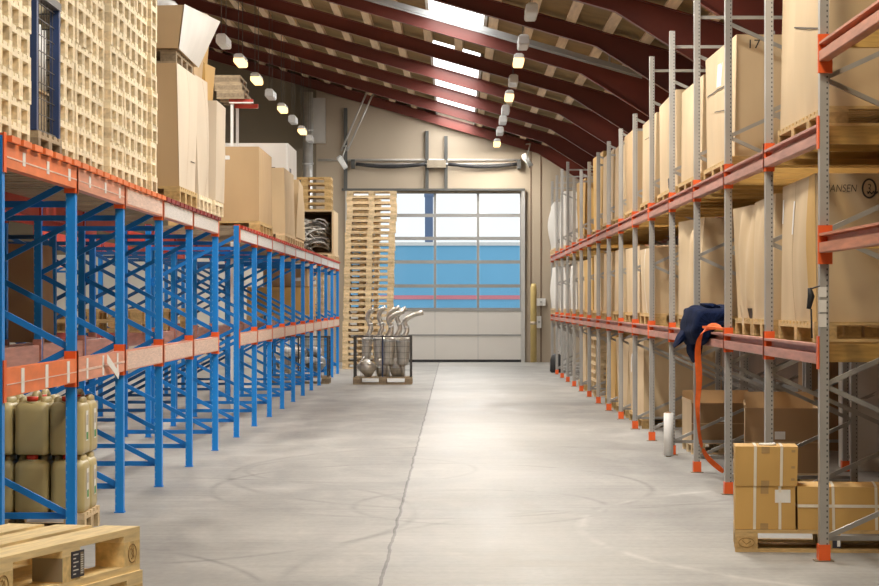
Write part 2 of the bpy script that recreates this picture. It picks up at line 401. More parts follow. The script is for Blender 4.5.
zs = height(164, 72.8)
obj('shaft', MB().tube([(ground_x(352, 72.8), 0, zs), (ground_x(521, 72.8), 0, zs)], .025, 8).mesh('shaft', 'alu'), tr)
for p0, p1 in ((356, 425), (448, 517)):
    pts = [(ground_x(p0 + (p1 - p0) * i / 10, 72.8), 0, zs - .07 * math.sin(math.pi * i / 10)) for i in range(11)]
    obj('spring', MB().tube(pts, .05, 10).mesh('spring', 'black'), tr)
obj('coupling', MB().box(ground_x(427, 72.8), ground_x(446, 72.8), -.06, .18, zs - .1, zs + .1).mesh('coupling', 'plate'), tr)
for p in (353, 519): obj('end_bracket', MB().box(ground_x(p, 72.8) - .05, ground_x(p, 72.8) + .05, -.05, .2, zs - .12, zs + .12).mesh('br', 'wall_post'), tr)
cd = thing('cable_conduit', 'thin pale conduit running along the wall above the big door', 'conduit', (0, 72.95, height(160, 72.95)))
obj('tube', MB().tube([(-3.7, 0, 0), (ground_x(521, 72.95), 0, 0)], .03, 8).mesh('tube', 'doorpanel'), cd)
# yellow post, switch box at the wall beyond the door
yp = thing('guard_post', 'tall yellow guard post on the wall beside the big door', 'post', (ground_x(533.5, 72.6), 72.6, 0))
obj('post_tube', MB().tube([(0, 0, .01), (0, 0, 2.0), (0, 0, 2.12)], [.085, .085, .06], 14).mesh('pt', 'yellow'), yp)
obj('band', MB().tube([(0, 0, 1.02), (0, 0, 1.1)], .09, 14).mesh('bd', 'wall'), yp)
sb = thing('switch_box', 'small white switch box on the wall near the yellow post', 'switch', (ground_x(541, 72.95), 72.95, height(302, 72.95)))
obj('housing', MB().box(-.12, .12, -.06, .04, -.1, .1).mesh('hs', 'paper'), sb); obj('button', MB().box(-.03, .03, -.075, -.06, -.03, .03).mesh('bt', 'alu'), sb)
sb = thing('switch_box', 'pale control box lower on the wall near the yellow post', 'switch', (ground_x(539, 72.95), 72.95, height(322, 72.95)))
obj('housing', MB().box(-.06, .06, -.06, .04, -.16, .16).mesh('hs', 'paper'), sb); obj('button', MB().box(-.03, .03, -.075, -.06, -.03, .03).mesh('bt', 'alu'), sb)

# outside, seen through the panes
sh = thing('blue_shed', 'long sky blue shed with a red stripe outside the door', 'building', (0, 95, 0))
obj('cladding', MB().box(-14, 14, 0, 8, -.01, 3.62).mesh('cl', 'shed'), sh)
obj('stripe', MB().box(-14, 14, -.03, 0, 1.73, 1.87).mesh('st', 'stripe'), sh)
obj('fascia', MB().box(-14.05, 14.05, -.06, 8.05, 3.62, 3.74).mesh('fa', 'white'), sh)
ms = thing('mast', 'slate blue square chimney behind the blue shed', 'chimney', (ground_x(429, 112), 112, 0))
obj('shaft', MB().box(-.17, .17, -.17, .17, 0, 6.0).mesh('sf', 'mast'), ms); obj('cap', MB().box(-.2, .2, -.2, .2, 6.0, 6.15).mesh('cp', 'mast'), ms)

# ------------------------------------------------------------------ lamps
def lamp(x, y, z, lit, label, top):
    l = thing('ceiling_lamp', label, 'lamp', (x, y, z), 0, 'lamps hanging under the roof')
    obj('housing', HOUSING, l); obj('diffuser', DIFF_ON if lit else DIFF_OFF, l)
    for s in (-.45, .45): obj('wire', MB().tube([(0, s, .12), (0, s * 1.02, top - z)], .006, 5).mesh('wire', 'wire'), l)
    return l
HOUSING = MB().loft([rrect(.085, .50, .012, .045, 2), rrect(.085, .50, .012, .10, 2), rrect(.05, .48, .012, .13, 2)], False).mesh('housing', 'lamp_off')
DIFF_ON = MB().loft([rrect(.07, .48, .012, -.045, 2), rrect(.088, .505, .012, -.02, 2), rrect(.088, .505, .012, .044, 2)], False).mesh('diffuser_lit', 'lamp_on')
DIFF_OFF = MB().loft([rrect(.07, .48, .012, -.045, 2), rrect(.088, .505, .012, -.02, 2), rrect(.088, .505, .012, .044, 2)], False).mesh('diffuser_unlit', 'lamp_off')
rightrow = [(288, 0), (258, 0), (240, 1), (220, 0), (205, 1), (191, 0), (181, 0), (170, 0), (158.5, 1)]
for i, (hp, lit) in enumerate(rightrow):
    Y = F * 4.2 / hp; X = 1.11
    lamp(X, Y, 5.8, lit, '%s lamp, %s in the row hanging beside the skylights' % ('glowing warm' if lit else 'unlit white', ['first', 'second', 'third', 'fourth', 'fifth', 'sixth', 'seventh', 'eighth', 'last'][i]), ztop(X) + .05)
leftrow = [(259, 0), (240, 1), (222, 1), (206.4, 0), (193, 1), (181.3, 0), (171, 1), (162.5, 0)]
for i, (hp, lit) in enumerate(leftrow):
    Y = F * 4.3 / hp; X = -3.84
    lamp(X, Y, 5.9, lit, '%s lamp, %s in the row hanging above the blue racking' % ('glowing warm' if lit else 'unlit white', ['first', 'second', 'third', 'fourth', 'fifth', 'sixth', 'seventh', 'last'][i]), ztop(X) + .05)
def tilted_lamp(px, py, Y, label):
    l = thing('spot_lamp', label, 'lamp', (ground_x(px, Y), Y, height(py, Y)))
    hd = MB(); hd.loft([rrect(.06, .05, .02, -.20), rrect(.08, .06, .02, .12), rrect(.06, .05, .02, .18)])
    h = obj('head', hd.mesh('head', 'lamp_off'), l); h.rotation_euler = (math.radians(-20), math.radians(-32), 0)
    obj('arm', MB().tube([(0, .02, .1), (.1, .3, .45), (0, 73 - Y, .5)], .02, 7).mesh('arm', 'alu'), l)
tilted_lamp(342, 162, 71.5, 'tilted unlit flood lamp on the back wall beside the flue pipe')
for dx in (0, .16):
    tag(obj('ceiling_strut', MB().tube([(ground_x(341, 71) + dx, 71.0, height(151, 71)), (ground_x(368, 71) + dx, 71.0, ztop(ground_x(368, 71) + dx) + .02)], .025, 7).mesh('strut', 'alu')), ('upper', 'lower')[dx > 0] + ' slanting strut from the roof to the flood lamp by the flue pipe', 'strut')
tilted_lamp(527, 160, 71.5, 'tilted unlit flood lamp on the back wall at the door corner')

# ------------------------------------------------------------------ pallets
BLK = {}
def blockmat(w):
    if w not in BLK:
        c = {'wood': (.74, .60, .39), 'wood_gold': (.50, .33, .135), 'wood_new': (.78, .58, .28), 'wood_mid': (.62, .46, .26), 'wood_old': (.30, .23, .15)}[w]
        M[w + '_block'] = mat(w + '_block', c, .8, 0, .22, 9, (4, 4, 4), .1, .16); BLK[w] = w + '_block'
    return BLK[w]
def pallet_parts(L, W, nl, nw, wood, H=.144, tb=.022):
    """L along x, W along y, origin at base centre; nl x nw blocks"""
    k = H / .144; t = tb * k
    bw = .145; deck = MB(); nb = max(5, int(W / .17)); gap = (W - nb * .125) / (nb - 1)
    for i in range(nb):
        y = -W / 2 + i * (.125 + gap); deck.box(-L / 2, L / 2, y, y + .125, H - t, H)
    xs = [-L / 2 + bw / 2 + (L - bw) * i / (nl - 1) for i in range(nl)]
    for x in xs: deck.box(x - bw / 2, x + bw / 2, -W / 2, W / 2, H - 2 * t, H - t)
    ws = [.10] * nw
    if nw > 2: ws[1:-1] = [.145] * (nw - 2)
    ys = [-W / 2 + .05 + (W - .10) * i / (nw - 1) for i in range(nw)]
    return dict(deck=deck.mesh('deck', wood), xs=xs, ys=ys, ws=ws,
                blocks=[MB().box(-bw / 2, bw / 2, -wd / 2, wd / 2, t, H - 2 * t).mesh('block', blockmat(wood)) for wd in ws],
                skids=[MB().box(-L / 2, L / 2, -wd / 2, wd / 2, 0, t).mesh('skid_board', wood) for wd in ws])
_pc = {}
def pallet(x, y, z, rz, label, group, L=1.2, W=.8, nl=3, nw=3, wood='wood', parts=True, H=.144, tb=.022):
    key = (round(L, 2), round(W, 2), nl, nw, wood, H, tb)
    if key not in _pc: _pc[key] = pallet_parts(L, W, nl, nw, wood, H, tb)
    q = _pc[key]
    if not parts:
        if 'one' not in q:
            a = MB()
            mi = []
            def put(me, dx, dy, k=0):
                n = len(a.v); mi.extend([k] * len(me.polygons)); a.v += [(v.co.x + dx, v.co.y + dy, v.co.z) for v in me.vertices]
                a.f += [tuple(n + i for i in p.vertices) for p in me.polygons]; a.sm += [False] * len(me.polygons)
            put(q['deck'], 0, 0)
            for j, yy in enumerate(q['ys']):
                put(q['skids'][j], 0, yy)
                for xx in q['xs']: put(q['blocks'][j], xx, yy, 1)
            q['one'] = a.mesh('pallet', wood); q['one'].materials.append(M[blockmat(wood)]); q['one'].polygons.foreach_set('material_index', mi)
        return tag(obj('wooden_pallet', q['one'], None, (x, y, z), rz), label, 'pallet', group)
    p = thing('wooden_pallet', label, 'pallet', (x, y, z), rz, group)
    obj('deck', q['deck'], p)
    for j, yy in enumerate(q['ys']):
        obj('skid_board', q['skids'][j], p, (0, yy, 0))
        for xx in q['xs']: obj('block', q['blocks'][j], p, (xx, yy, 0))
    return p

# ------------------------------------------------------------------ cartons
FACES = {'-x': 0, '+x': 1, '-y': 2, '+y': 3, '+z': 4, '-z': 5}
class Carton:
    def __init__(s, sx, sy, sz, seed, bulge=.02, lean=.02, crease=.008):
        s.d = (sx, sy, sz); s.b = bulge; s.c = crease; r = random.Random(seed); s.seed = seed * 3.7
        s.off = [Vector((r.uniform(-lean, lean), r.uniform(-lean, lean), r.uniform(-lean, lean) * .6)) if i > 3 else Vector((r.uniform(-lean, lean) * .4, r.uniform(-lean, lean) * .4, 0)) for i in range(8)]
    def corner(s, i, j, k):
        x, y, z = s.d
        return Vector((x * (i - .5), y * (j - .5), z * k)) + s.off[k * 4 + j * 2 + i]
    def tri(s, u, v, w):
        p = Vector()
        for i in (0, 1):
            for j in (0, 1):
                for k in (0, 1):
                    p += s.corner(i, j, k) * ((u if i else 1 - u) * (v if j else 1 - v) * (w if k else 1 - w))
        return p
    def at(s, face, a, b, out=0.0):
        """point on a face; a runs horizontally (x or y), b up"""
        if face == '-x': p = s.tri(0, a, b); n = Vector((-1, 0, 0))
        elif face == '+x': p = s.tri(1, a, b); n = Vector((1, 0, 0))
        elif face == '-y': p = s.tri(a, 0, b); n = Vector((0, -1, 0))
        elif face == '+y': p = s.tri(a, 1, b); n = Vector((0, 1, 0))
        elif face == '+z': p = s.tri(a, b, 1); n = Vector((0, 0, 1))
        else: p = s.tri(a, b, 0); n = Vector((0, 0, -1))
        e = math.sin(math.pi * min(max(a, 0), 1)) * math.sin(math.pi * min(max(b, 0), 1))
        d = s.b * e if face != '-z' else 0
        if face in ('-x', '+x', '-y', '+y'):
            d += s.c * (mnoise.noise(Vector((a * 4.5 + s.seed, s.seed + FACES[face], b * .8))) * 1.6) * min(1, e * 3)
            d += s.c * .5 * mnoise.noise(Vector((a * 12 + s.seed, FACES[face], b * 3))) * min(1, e * 3)
        return p + n * (d + out)
    def body(s, n=12):
        a = MB()
        for f in FACES:
            if f == '-z': nn = 1
            else: nn = n
            b = len(a.v)
            for j in range(nn + 1):
                for i in range(nn + 1): a.v.append(tuple(s.at(f, i / nn, j / nn)))
            flip = f in ('-x', '+y', '-z')
            for j in range(nn):
                for i in range(nn):
                    q = (b + j * (nn + 1) + i, b + j * (nn + 1) + i + 1, b + (j + 1) * (nn + 1) + i + 1, b + (j + 1) * (nn + 1) + i)
                    a.f.append(q[::-1] if flip else q); a.sm.append(True)
        return a
    def patch(s, face, a0, a1, b0, b1, out=.003, n=6, tilt=0.0):
        m = MB()
        for j in range(n + 1):
            for i in range(n + 1):
                u = a0 + (a1 - a0) * i / n
                m.v.append(tuple(s.at(face, u, b0 + (b1 - b0) * j / n + tilt * i / n, out)))
        flip = face in ('-x', '+y')
        for j in range(n):
            for i in range(n):
                q = (j * (n + 1) + i, j * (n + 1) + i + 1, (j + 1) * (n + 1) + i + 1, (j + 1) * (n + 1) + i)
                m.f.append(q[::-1] if flip else q); m.sm.append(True)
        return m
    def text(s, face, string, a0, b0, ha, hb, out=.004, bold=.0, shear=0.0):
        """string written on a face; ha, hb: width and height of one em in the face's fractions"""
        cu = bpy.data.curves.new('txt', 'FONT'); cu.body = string; cu.size = 1; cu.offset = bold; cu.shear = shear
        o = bpy.data.objects.new('txt', cu); COL.objects.link(o)
        dg = bpy.context.evaluated_depsgraph_get(); dg.update()
        me = bpy.data.meshes.new_from_object(o.evaluated_get(dg)); bpy.data.objects.remove(o)
        sgn = -1 if face in ('-x', '+y') else 1
        for v in me.vertices: v.co = s.at(face, a0 + sgn * v.co.x * ha, b0 + v.co.y * hb, out)
        me.materials.clear(); return me

def carton(x0, x1, y0, y1, z0, z1, label, seed, m='card', group=None, bulge=.02, lean=.02, crease=.008, side=None, extra=(), name='cardboard_box', n=12, cat='box', offs=None):
    """side: the face that looks at the aisle; extra: list of (part name, kind, args...)"""
    c = Carton(x1 - x0, y1 - y0, z1 - z0, seed, bulge, lean, crease)
    for k_, v_ in (offs or {}).items(): c.off[k_] = Vector(v_)
    t = thing(name, label, cat, ((x0 + x1) / 2, (y0 + y1) / 2, z0), 0, group)
    obj('body', c.body(n).mesh('body', m), t)
    for e in extra:
        nm, kind, mm = e[0], e[1], e[2]
        if kind == 'patch': obj(nm, c.patch(*e[3:]).mesh(nm, mm), t)
        elif kind == 'text':
            me = c.text(*e[3:]); me.materials.append(M[mm]); obj(nm, me, t)
    return t, c

# ------------------------------------------------------------------ racking
def post_mesh(h, wd, dp, m):
    a = MB(); hw, hd, t = wd / 2, dp / 2, .006
    # open channel, its back to the camera, lips folded in
    poly = [(-hw, -hd), (hw, -hd), (hw, hd), (hw - .02, hd), (hw - .02, hd - t), (hw - t, hd - t), (hw - t, -hd + t), (-hw + t, -hd + t), (-hw + t, hd - t), (-hw + .02, hd - t), (-hw + .02, hd), (-hw, hd)]
    n = len(poly); a.v = [(x, y, 0) for x, y in poly] + [(x, y, h) for x, y in poly]
    a.f = [(i, (i + 1) % n, n + (i + 1) % n, n + i) for i in range(n)]; a.sm = [False] * n
    a.f.append(tuple(n + i for i in range(n))); a.sm.append(False)
    return a.mesh('post', m)

def rack(name, label, group, frames, h, levels, rise, z0, horiz, st, skip=(), depth_dir=1, only_front=False, foot=True):
    """frames: (front x, rear x, y); levels: dicts z0,z1; st: style materials"""
    root = thing(name, label, 'racking', (frames[0][0], frames[0][2], 0), 0, group)
    ox, oy = frames[0][0], frames[0][2]
    pm = {}
    for (xf, xr, y) in frames:
        for x in (xf, xr):
            kk = st['post'] if x == xf else st.get('post_rear', st['post'])
            if kk not in pm: pm[kk] = post_mesh(h, st['w'], .09, kk)
            po = obj('post', pm[kk], root, (x - ox, y - oy, 0))
            ft = MB(); e = .058 if foot else .038; ft.box(-e, e, -.06, .06, 0, .008)
            if foot: obj('foot_guard', MB().box(-st['w'] / 2 - .008, st['w'] / 2 + .008, -.055, .055, .008, .105).mesh('fg', 'orange'), po)
            obj('base_plate', ft.mesh('base_plate', st['plate']), po)
        z = z0; up = True; a = Vector((xf - ox, y - oy, z))
        while z + rise < h - .05:
            z += rise; b = Vector(((xr if up else xf) - ox, y - oy, z))
            obj('brace', MB().bar(a, b, st['bw'], st['bt'], (0, 0, 1)).mesh('brace', st['brace']), root)
            a = b; up = not up
        for z in horiz:
            obj('brace', MB().bar((xf - ox, y - oy + .033, z), (xr - ox, y - oy + .033, z), st['bw'], st['bt']).mesh('brace', st['brace']), root)
    for bi in range(len(frames) - 1):
        (xa, ra, ya), (xb, rb, yb) = frames[bi], frames[bi + 1]
        for li, lv in enumerate(levels):
            if (bi, li) in skip: continue
            for rear in (False, True):
                A = Vector(((ra if rear else xa) - ox, ya - oy + .045, 0)); B = Vector(((rb if rear else xb) - ox, yb - oy - .045, 0))
                mm = lv['rear'] if rear else lv['mat'](bi)
                s = st['side'] * (-1 if rear else 1)      # which x direction the beam's face looks
                prof = st['prof'](lv['z1'] - lv['z0']); aa = MB(); n = len(prof)
                for P in (A, B): aa.v += [(P.x + s * px, P.y, lv['z0'] + pz) for px, pz in prof]
                aa.f = [tuple(range(n)), tuple(n + i for i in reversed(range(n)))] + [(i, n + i, n + (i + 1) % n, (i + 1) % n) for i in range(n)]
                aa.sm = [False] * (n + 2)
                be = obj('beam', aa.mesh('beam', mm), root)
                for P, sg in ((A, 1), (B, -1)):
                    c = MB(); hw = st['w'] / 2 + .006
                    y0, y1 = sorted((P.y - sg * .004, P.y + sg * .03)); c.box(P.x - hw, P.x + hw, y0, y1, lv['z0'] - .03, lv['z1'] + .05)
                    y0, y1 = sorted((P.y - sg * .08, P.y + sg * .004)); c.box(P.x + s * hw - .004, P.x + s * hw + .004, y0, y1, lv['z0'] - .03, lv['z1'] + .05)
                    obj('connector', c.mesh('connector', st['conn'] if not rear else lv['rear']), be)
                if not rear and lv.get('strip'):
                    for nm, mt, f0, f1, b0, b1 in lv['strip'](bi):
                        c = MB(); P0 = A.lerp(B, f0); P1 = A.lerp(B, f1); e = s * (.0405 if st['side'] > 0 else .0405)
                        zz0 = lv['z0'] + (lv['z1'] - lv['z0']) * b0; zz1 = lv['z0'] + (lv['z1'] - lv['z0']) * b1
                        c.v = [(P0.x + e, P0.y, zz0), (P1.x + e, P1.y, zz0), (P1.x + e, P1.y, zz1), (P0.x + e, P0.y, zz1)]
                        c.v += [(v[0] + s * .003, v[1], v[2]) for v in c.v]
                        c.f = [(0, 1, 2, 3), (7, 6, 5, 4), (0, 4, 5, 1), (1, 5, 6, 2), (2, 6, 7, 3), (3, 7, 4, 0)]; c.sm = [False] * 6
                        obj(nm, c.mesh(nm, mt), be)
            if lv.get('bars'):
                mt, pitch, wdt, hh = lv['bars'](bi)
                k = int((yb - ya - .1) / pitch)
                for i in range(k):
                    f = (i + .5) / k
                    X0 = xa + (xb - xa) * f - ox; X1 = ra + (rb - ra) * f - ox; Yc = ya + (yb - ya) * f - oy
                    xx0, xx1 = sorted((X0 + st['side'] * .05, X1 - st['side'] * .05))
                    sb_ = obj('support_bar', MB().box(xx0, xx1, Yc - wdt / 2, Yc + wdt / 2, lv['z1'] + .001, lv['z1'] + hh).mesh('support_bar', 'wood_old'), root)
                    xe = xx1 if st['side'] > 0 else xx0
                    obj('bar_end', MB().box(xe - .02, xe + .02, Yc - wdt / 2 - .002, Yc + wdt / 2 + .002, lv['z1'] + .001, lv['z1'] + hh + .001).mesh('bar_end', mt), sb_)
            if lv.get('timber'):
                for f in lv['timber']:
                    X0 = xa + (xb - xa) * f - ox; X1 = ra + (rb - ra) * f - ox; Yc = ya + (yb - ya) * f - oy
                    xx0, xx1 = sorted((X0 - st['side'] * .03, X1 + st['side'] * .03))
                    obj('support_timber', MB().box(xx0, xx1, Yc - .035, Yc + .035, lv['z0'] + .01, lv['z1'] - .002).mesh('support_timber', 'timber'), root)
    return root

def prof_left(h): return [(-.02, 0), (.04, 0), (.04, h), (-.02, h)]
def prof_right(h): return [(-.02, 0), (.036, 0), (.04, .006), (.04, h * .52), (-.012, h * .55), (-.012, h * .84), (.04, h * .87), (.04, h), (-.02, h)]

LY = [14.85 + 2.89 * k for k in range(17)]
def LX(y):
    pts = [(10, 2.51), (14.85, 2.515), (17.7, 2.52), (20.6, 2.56), (26.4, 2.60), (38, 2.61), (61.5, 2.66)]
    for (a, xa), (b, xb) in zip(pts, pts[1:]):
        if y <= b: return -(xa + (xb - xa) * (y - a) / (b - a))
    return -2.66
st_blue = dict(post='blue', w=.062, bw=.03, bt=.042, plate='blue_b', brace='blue_b', conn='orange', side=1, prof=prof_left)
def lowmat(b): return ['orange_beam', 'salmon', 'salmon', 'salmon', 'salmon'][min(b, 4)]
def lowstrip(b):
    o = []
    if b == 0: o = [('label', 'paper', .18 + i * .33, .22 + i * .33, .05, .95) for i in range(3)] + [('tape_line', 'film_pink', 0, 1, .42, .46)]
    elif b == 1: o = [('label', 'paper', .15 + i * .33, .185 + i * .33, .05, .95) for i in range(3)] + [('tape_line', 'film_pink', 0, 1, .42, .52)]
    else: o = [('label_strip', 'film_pink', 0.03, .97, .06, .94)]
    return o
def upstrip(b):
    if b < 2: return [('label', 'paper', .20 + i * .33, .235 + i * .33, .25, .8) for i in range(3)] + [('tape_line', 'film_pink', 0, 1, .38, .44)]
    if b == 2: return [('label_strip', 'film_pink', .03, .97, .1, .9)]
    return [('label_strip', 'film', .02, .98, .05, .95)]
fr1 = [(LX(y), LX(y) - 1.05, y) for y in LY[:6]]
rack('pallet_racking', 'blue racking run carrying the stacks of pale wooden pallets', None, fr1, 2.522,
     [dict(z0=1.08, z1=1.235, mat=lambda b: lowmat(b), rear='pink', strip=lambda b: lowstrip(b)),
      dict(z0=2.35, z1=2.49, mat=lambda b: lowmat(b), rear='red', strip=lambda b: upstrip(b), bars=lambda b: ('orange_beam' if b < 3 else 'dkred', .38, .29, .035))],
     .55, .20, (.20, 2.25), st_blue, foot=False)
fr2 = [(LX(y), LX(y) - 1.05, y) for y in LY[6:]]
rack('pallet_racking', 'blue racking run with white label strips ending by the tall pallet tower', None, fr2, 2.522,
     [dict(z0=1.09, z1=1.24, mat=lambda b: 'salmon', rear='pink', strip=lambda b: [('label_strip', 'film_pink', .03, .97, .06, .94)]),
      dict(z0=2.35, z1=2.49, mat=lambda b: 'red', rear='red', strip=lambda b: [('label_strip', 'film', .02, .98, .05, .95)], bars=lambda b: ('red', .40, .28, .035))],
     .55, .20, (.20, 2.25), st_blue, foot=False)
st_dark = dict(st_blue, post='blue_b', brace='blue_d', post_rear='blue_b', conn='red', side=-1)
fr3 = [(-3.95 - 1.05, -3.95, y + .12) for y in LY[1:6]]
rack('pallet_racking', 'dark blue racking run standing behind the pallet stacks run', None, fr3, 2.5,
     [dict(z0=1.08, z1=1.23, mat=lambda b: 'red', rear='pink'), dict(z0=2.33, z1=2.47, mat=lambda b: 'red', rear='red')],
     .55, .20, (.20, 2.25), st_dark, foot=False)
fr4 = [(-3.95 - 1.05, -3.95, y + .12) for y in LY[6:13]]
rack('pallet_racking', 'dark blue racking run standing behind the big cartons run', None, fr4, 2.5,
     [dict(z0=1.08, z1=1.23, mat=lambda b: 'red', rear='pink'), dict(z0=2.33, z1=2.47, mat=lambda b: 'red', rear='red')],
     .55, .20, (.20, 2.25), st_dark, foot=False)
fr5 = [(-8.0, -9.05, 24 + 5.8 * i * .5) for i in range(12)]
rack('pallet_racking', 'blue racking run across the far aisle seen through the bracing', None, fr5, 2.5,
     [dict(z0=1.08, z1=1.23, mat=lambda b: 'salmon', rear='red'), dict(z0=2.33, z1=2.47, mat=lambda b: 'salmon', rear='red')],
     .55, .20, (.20, 2.25), dict(st_blue, conn='red'), foot=False)

RY = [16.74 + 2.92 * k for k in range(17)]
st_grey = dict(post='grey', w=.056, bw=.03, bt=.03, plate='plate', brace='grey_b', conn='orange', side=-1, prof=prof_right)
lvR = lambda: [dict(z0=1.22, z1=1.345, mat=lambda b: 'pink', rear='pink', timber=(.06, .35, .65, .94)),
               dict(z0=2.585, z1=2.71, mat=lambda b: 'pink', rear='pink', timber=(.06, .35, .65, .94))]
RF, RR = 2.285, 3.335
rack('pallet_racking', 'tall grey racking run with the numbered cartons and the navy jacket', None, [(RF, RR, y) for y in RY[:6]], 4.46, lvR(), .475, .14, (.14, 4.3), st_grey)
rack('pallet_racking', 'grey racking run with shorter posts in the middle of the row', None, [(RF, RR, y) for y in RY[6:13]], 4.0, lvR(), .475, .14, (.14, 3.8), st_grey)
rack('pallet_racking', 'grey racking run with white boxes against the back wall', None, [(RF, RR, y) for y in RY[13:17]], 4.46, lvR(), .475, .14, (.14, 4.3), st_grey)
rack('pallet_racking', 'grey racking run hidden in the dark behind the first grey run', None, [(4.75, 3.7, y + .1) for y in RY[1:7]], 3.6, [dict(z0=1.22, z1=1.345, mat=lambda b: 'pink', rear='pink'), dict(z0=2.585, z1=2.71, mat=lambda b: 'pink', rear='pink')], .475, .14, (.14,), dict(st_grey, side=1))
# beams bridging the runs
for (ya, yb, which) in ((RY[5], RY[6], 'tall and the shorter'), (RY[12], RY[13], 'shorter and the far')):
    for z0, z1, lv in ((1.22, 1.345, 'lower'), (2.585, 2.71, 'upper')):
        br = thing('bridging_beam', '%s faded red beam joining the %s grey racking runs' % (lv, which), 'beam', (RF, ya, 0), 0, 'bridging beams')
        pr = prof_right(z1 - z0); a = MB(); n = len(pr)
        for y in (.045, yb - ya - .045): a.v += [(-px, y, z0 + pz) for px, pz in pr]
        a.f = [tuple(range(n)), tuple(n + i for i in reversed(range(n)))] + [(i, n + i, n + (i + 1) % n, (i + 1) % n) for i in range(n)]; a.sm = [False] * (n + 2)
        obj('beam_bar', a.mesh('beam', 'pink'), br)
        a = MB()
        for y in (.041, yb - ya - .075): obj('connector', MB().box(-.044, .044, y, y + .034, z0 - .03, z1 + .05).mesh('connector', 'orange'), br)
        a = MB()
        for px in (0.99,): obj('rear_bar', MB().box(1.03, 1.09, .045, yb - ya - .045, z0, z1).mesh('rear', 'pink'), br)
# the next bay towards the viewer has its levels set higher
nb = thing('bridging_beam', 'upper orange beam reaching out of the picture from the first grey post', 'beam', (RF, RY[0] - 2.92, 0), 0, 'beams of the next bay')
def near_beam(root, z0, z1):
    pr = prof_right(z1 - z0); n = len(pr)
    for dx, s in ((0, 1), (1.05, -1)):
        a = MB()
        for y in (.045, 2.92 - .05): a.v += [(dx - s * px, y, z0 + pz) for px, pz in pr]
        a.f = [tuple(range(n)), tuple(n + i for i in reversed(range(n)))] + [(i, n + i, n + (i + 1) % n, (i + 1) % n) for i in range(n)]; a.sm = [False] * (n + 2)
        obj('beam_bar', a.mesh('beam', 'orange_pink'), root)
        obj('connector', MB().box(dx - .044, dx + .044, 2.92 - .085, 2.92 - .049, z0 - .07, z1 + .05).mesh('connector', 'orange'), root)
    for f in (.3, .7): obj('support_timber', MB().box(.03, 1.02, 2.92 * f - .035, 2.92 * f + .035, z0 + .01, z1 - .002).mesh('tb', 'timber'), root)
near_beam(nb, 3.09, 3.21)
nb = thing('bridging_beam', 'lower salmon beam reaching out of the picture from the first grey post', 'beam', (RF, RY[0] - 2.92, 0), 0, 'beams of the next bay')
near_beam(nb, 1.91, 2.03)
nf = thing('rack_upright_frame', 'grey upright frame just outside the picture holding the next bay', 'racking', (RF, RY[0] - 2.92, 0))
for x in (0, 1.05):
    po = obj('post', post_mesh(4.46, .075, .09, 'grey'), nf, (x, 0, 0))
    obj('foot_guard', MB().box(-.045, .045, -.055, .055, .008, .105).mesh('fg', 'orange'), po)
obj('brace', MB().bar((0, 0, .3), (1.05, 0, .8), .03, .05).mesh('brace', 'grey_b'), nf)


# ------------------------------------------------------------------ pallets stacked on the blue racking
DECK_L = 2.5265
def stack(xf, y0, n, desc, group, wood='wood', z0=DECK_L, parts=True, L=1.2, W=.8, jit=.007, nw=3, rz=0.0):
    for i in range(n):
        o = ORD[i + 1] if i < n - 1 else 'topmost'
        pallet(xf - L / 2 + R.uniform(-jit, jit), y0 + W / 2 + R.uniform(-jit, jit), z0 + i * .144, rz + R.uniform(-.008, .008),
               '%s wooden pallet of the %s' % (o, desc), group, L, W, nw=nw, wood=wood, parts=parts)
G = 'pale pallets stacked on the blue racking'
stack(-2.58, 14.93, 7, 'stack two before the blue mesh cage', G)
stack(-2.60, 15.75, 7, 'stack just before the blue mesh cage', G)
pallet(-3.18, 17.22, DECK_L, 0, 'grey weathered wooden pallet under the blue mesh cage', G, 1.2, 1.0, wood='wood_old', nw=3)
stack(-2.61, 17.72, 9, 'stack just beyond the blue mesh cage', G)
stack(-2.60, 18.54, 10, 'stack second beyond the blue mesh cage', G)
stack(-2.62, 19.36, 10, 'stack third beyond the blue mesh cage', G)
stack(-2.575, 20.22, 11, 'stack fourth beyond the blue mesh cage', G)
stack(-2.58, 21.04, 12, 'stack fifth beyond the blue mesh cage', G)
stack(-2.585, 21.86, 12, 'stack sixth beyond the blue mesh cage', G)
stack(-2.55, 22.66, 12, 'last narrow stack before the tall brown cartons', G, W=.44, nw=2)

# blue mesh cage with rolled sheets
cg = thing('mesh_cage', 'tall blue wire cage holding grey sheets between the pallet stacks', 'cage', (-3.16, 17.22, DECK_L + .146))
H = .84
for sx in (-.54, .54):
    for sy in (-.47, .47): obj('corner_post', MB().box(sx - .03, sx + .03, sy - .035, sy + .035, 0, H).mesh('cp', 'cageblue'), cg)
for nm, sx in (('front_panel', .54), ('rear_panel', -.54)):
    a = MB()
    for i in range(1, 8): a.bar((sx, -.47 + .117 * i, .02), (sx, -.47 + .117 * i, H), .005, .005)
    for i in range(9): a.bar((sx, -.47, .02 + i * .1), (sx, .47, .02 + i * .1), .005, .005)
    obj(nm, a.mesh(nm + '_grille', 'wire'), cg)
for sy in (-.47, .47):
    a = MB()
    for i in range(1, 8): a.bar((-.54 + .135 * i, sy, .02), (-.54 + .135 * i, sy, H), .008, .008)
    for i in range(9): a.bar((-.54, sy, .02 + i * .1), (.54, sy, .02 + i * .1), .008, .008)
    obj('side_panel', a.mesh('side_grille', 'wire'), cg)
obj('top_rail', MB().box(.50, .575, -.51, .51, H, H + .05).mesh('top_rail', 'wire'), cg)
obj('cage_floor', MB().box(-.55, .55, -.47, .47, 0, .02).mesh('cage_floor', 'wire'), cg)
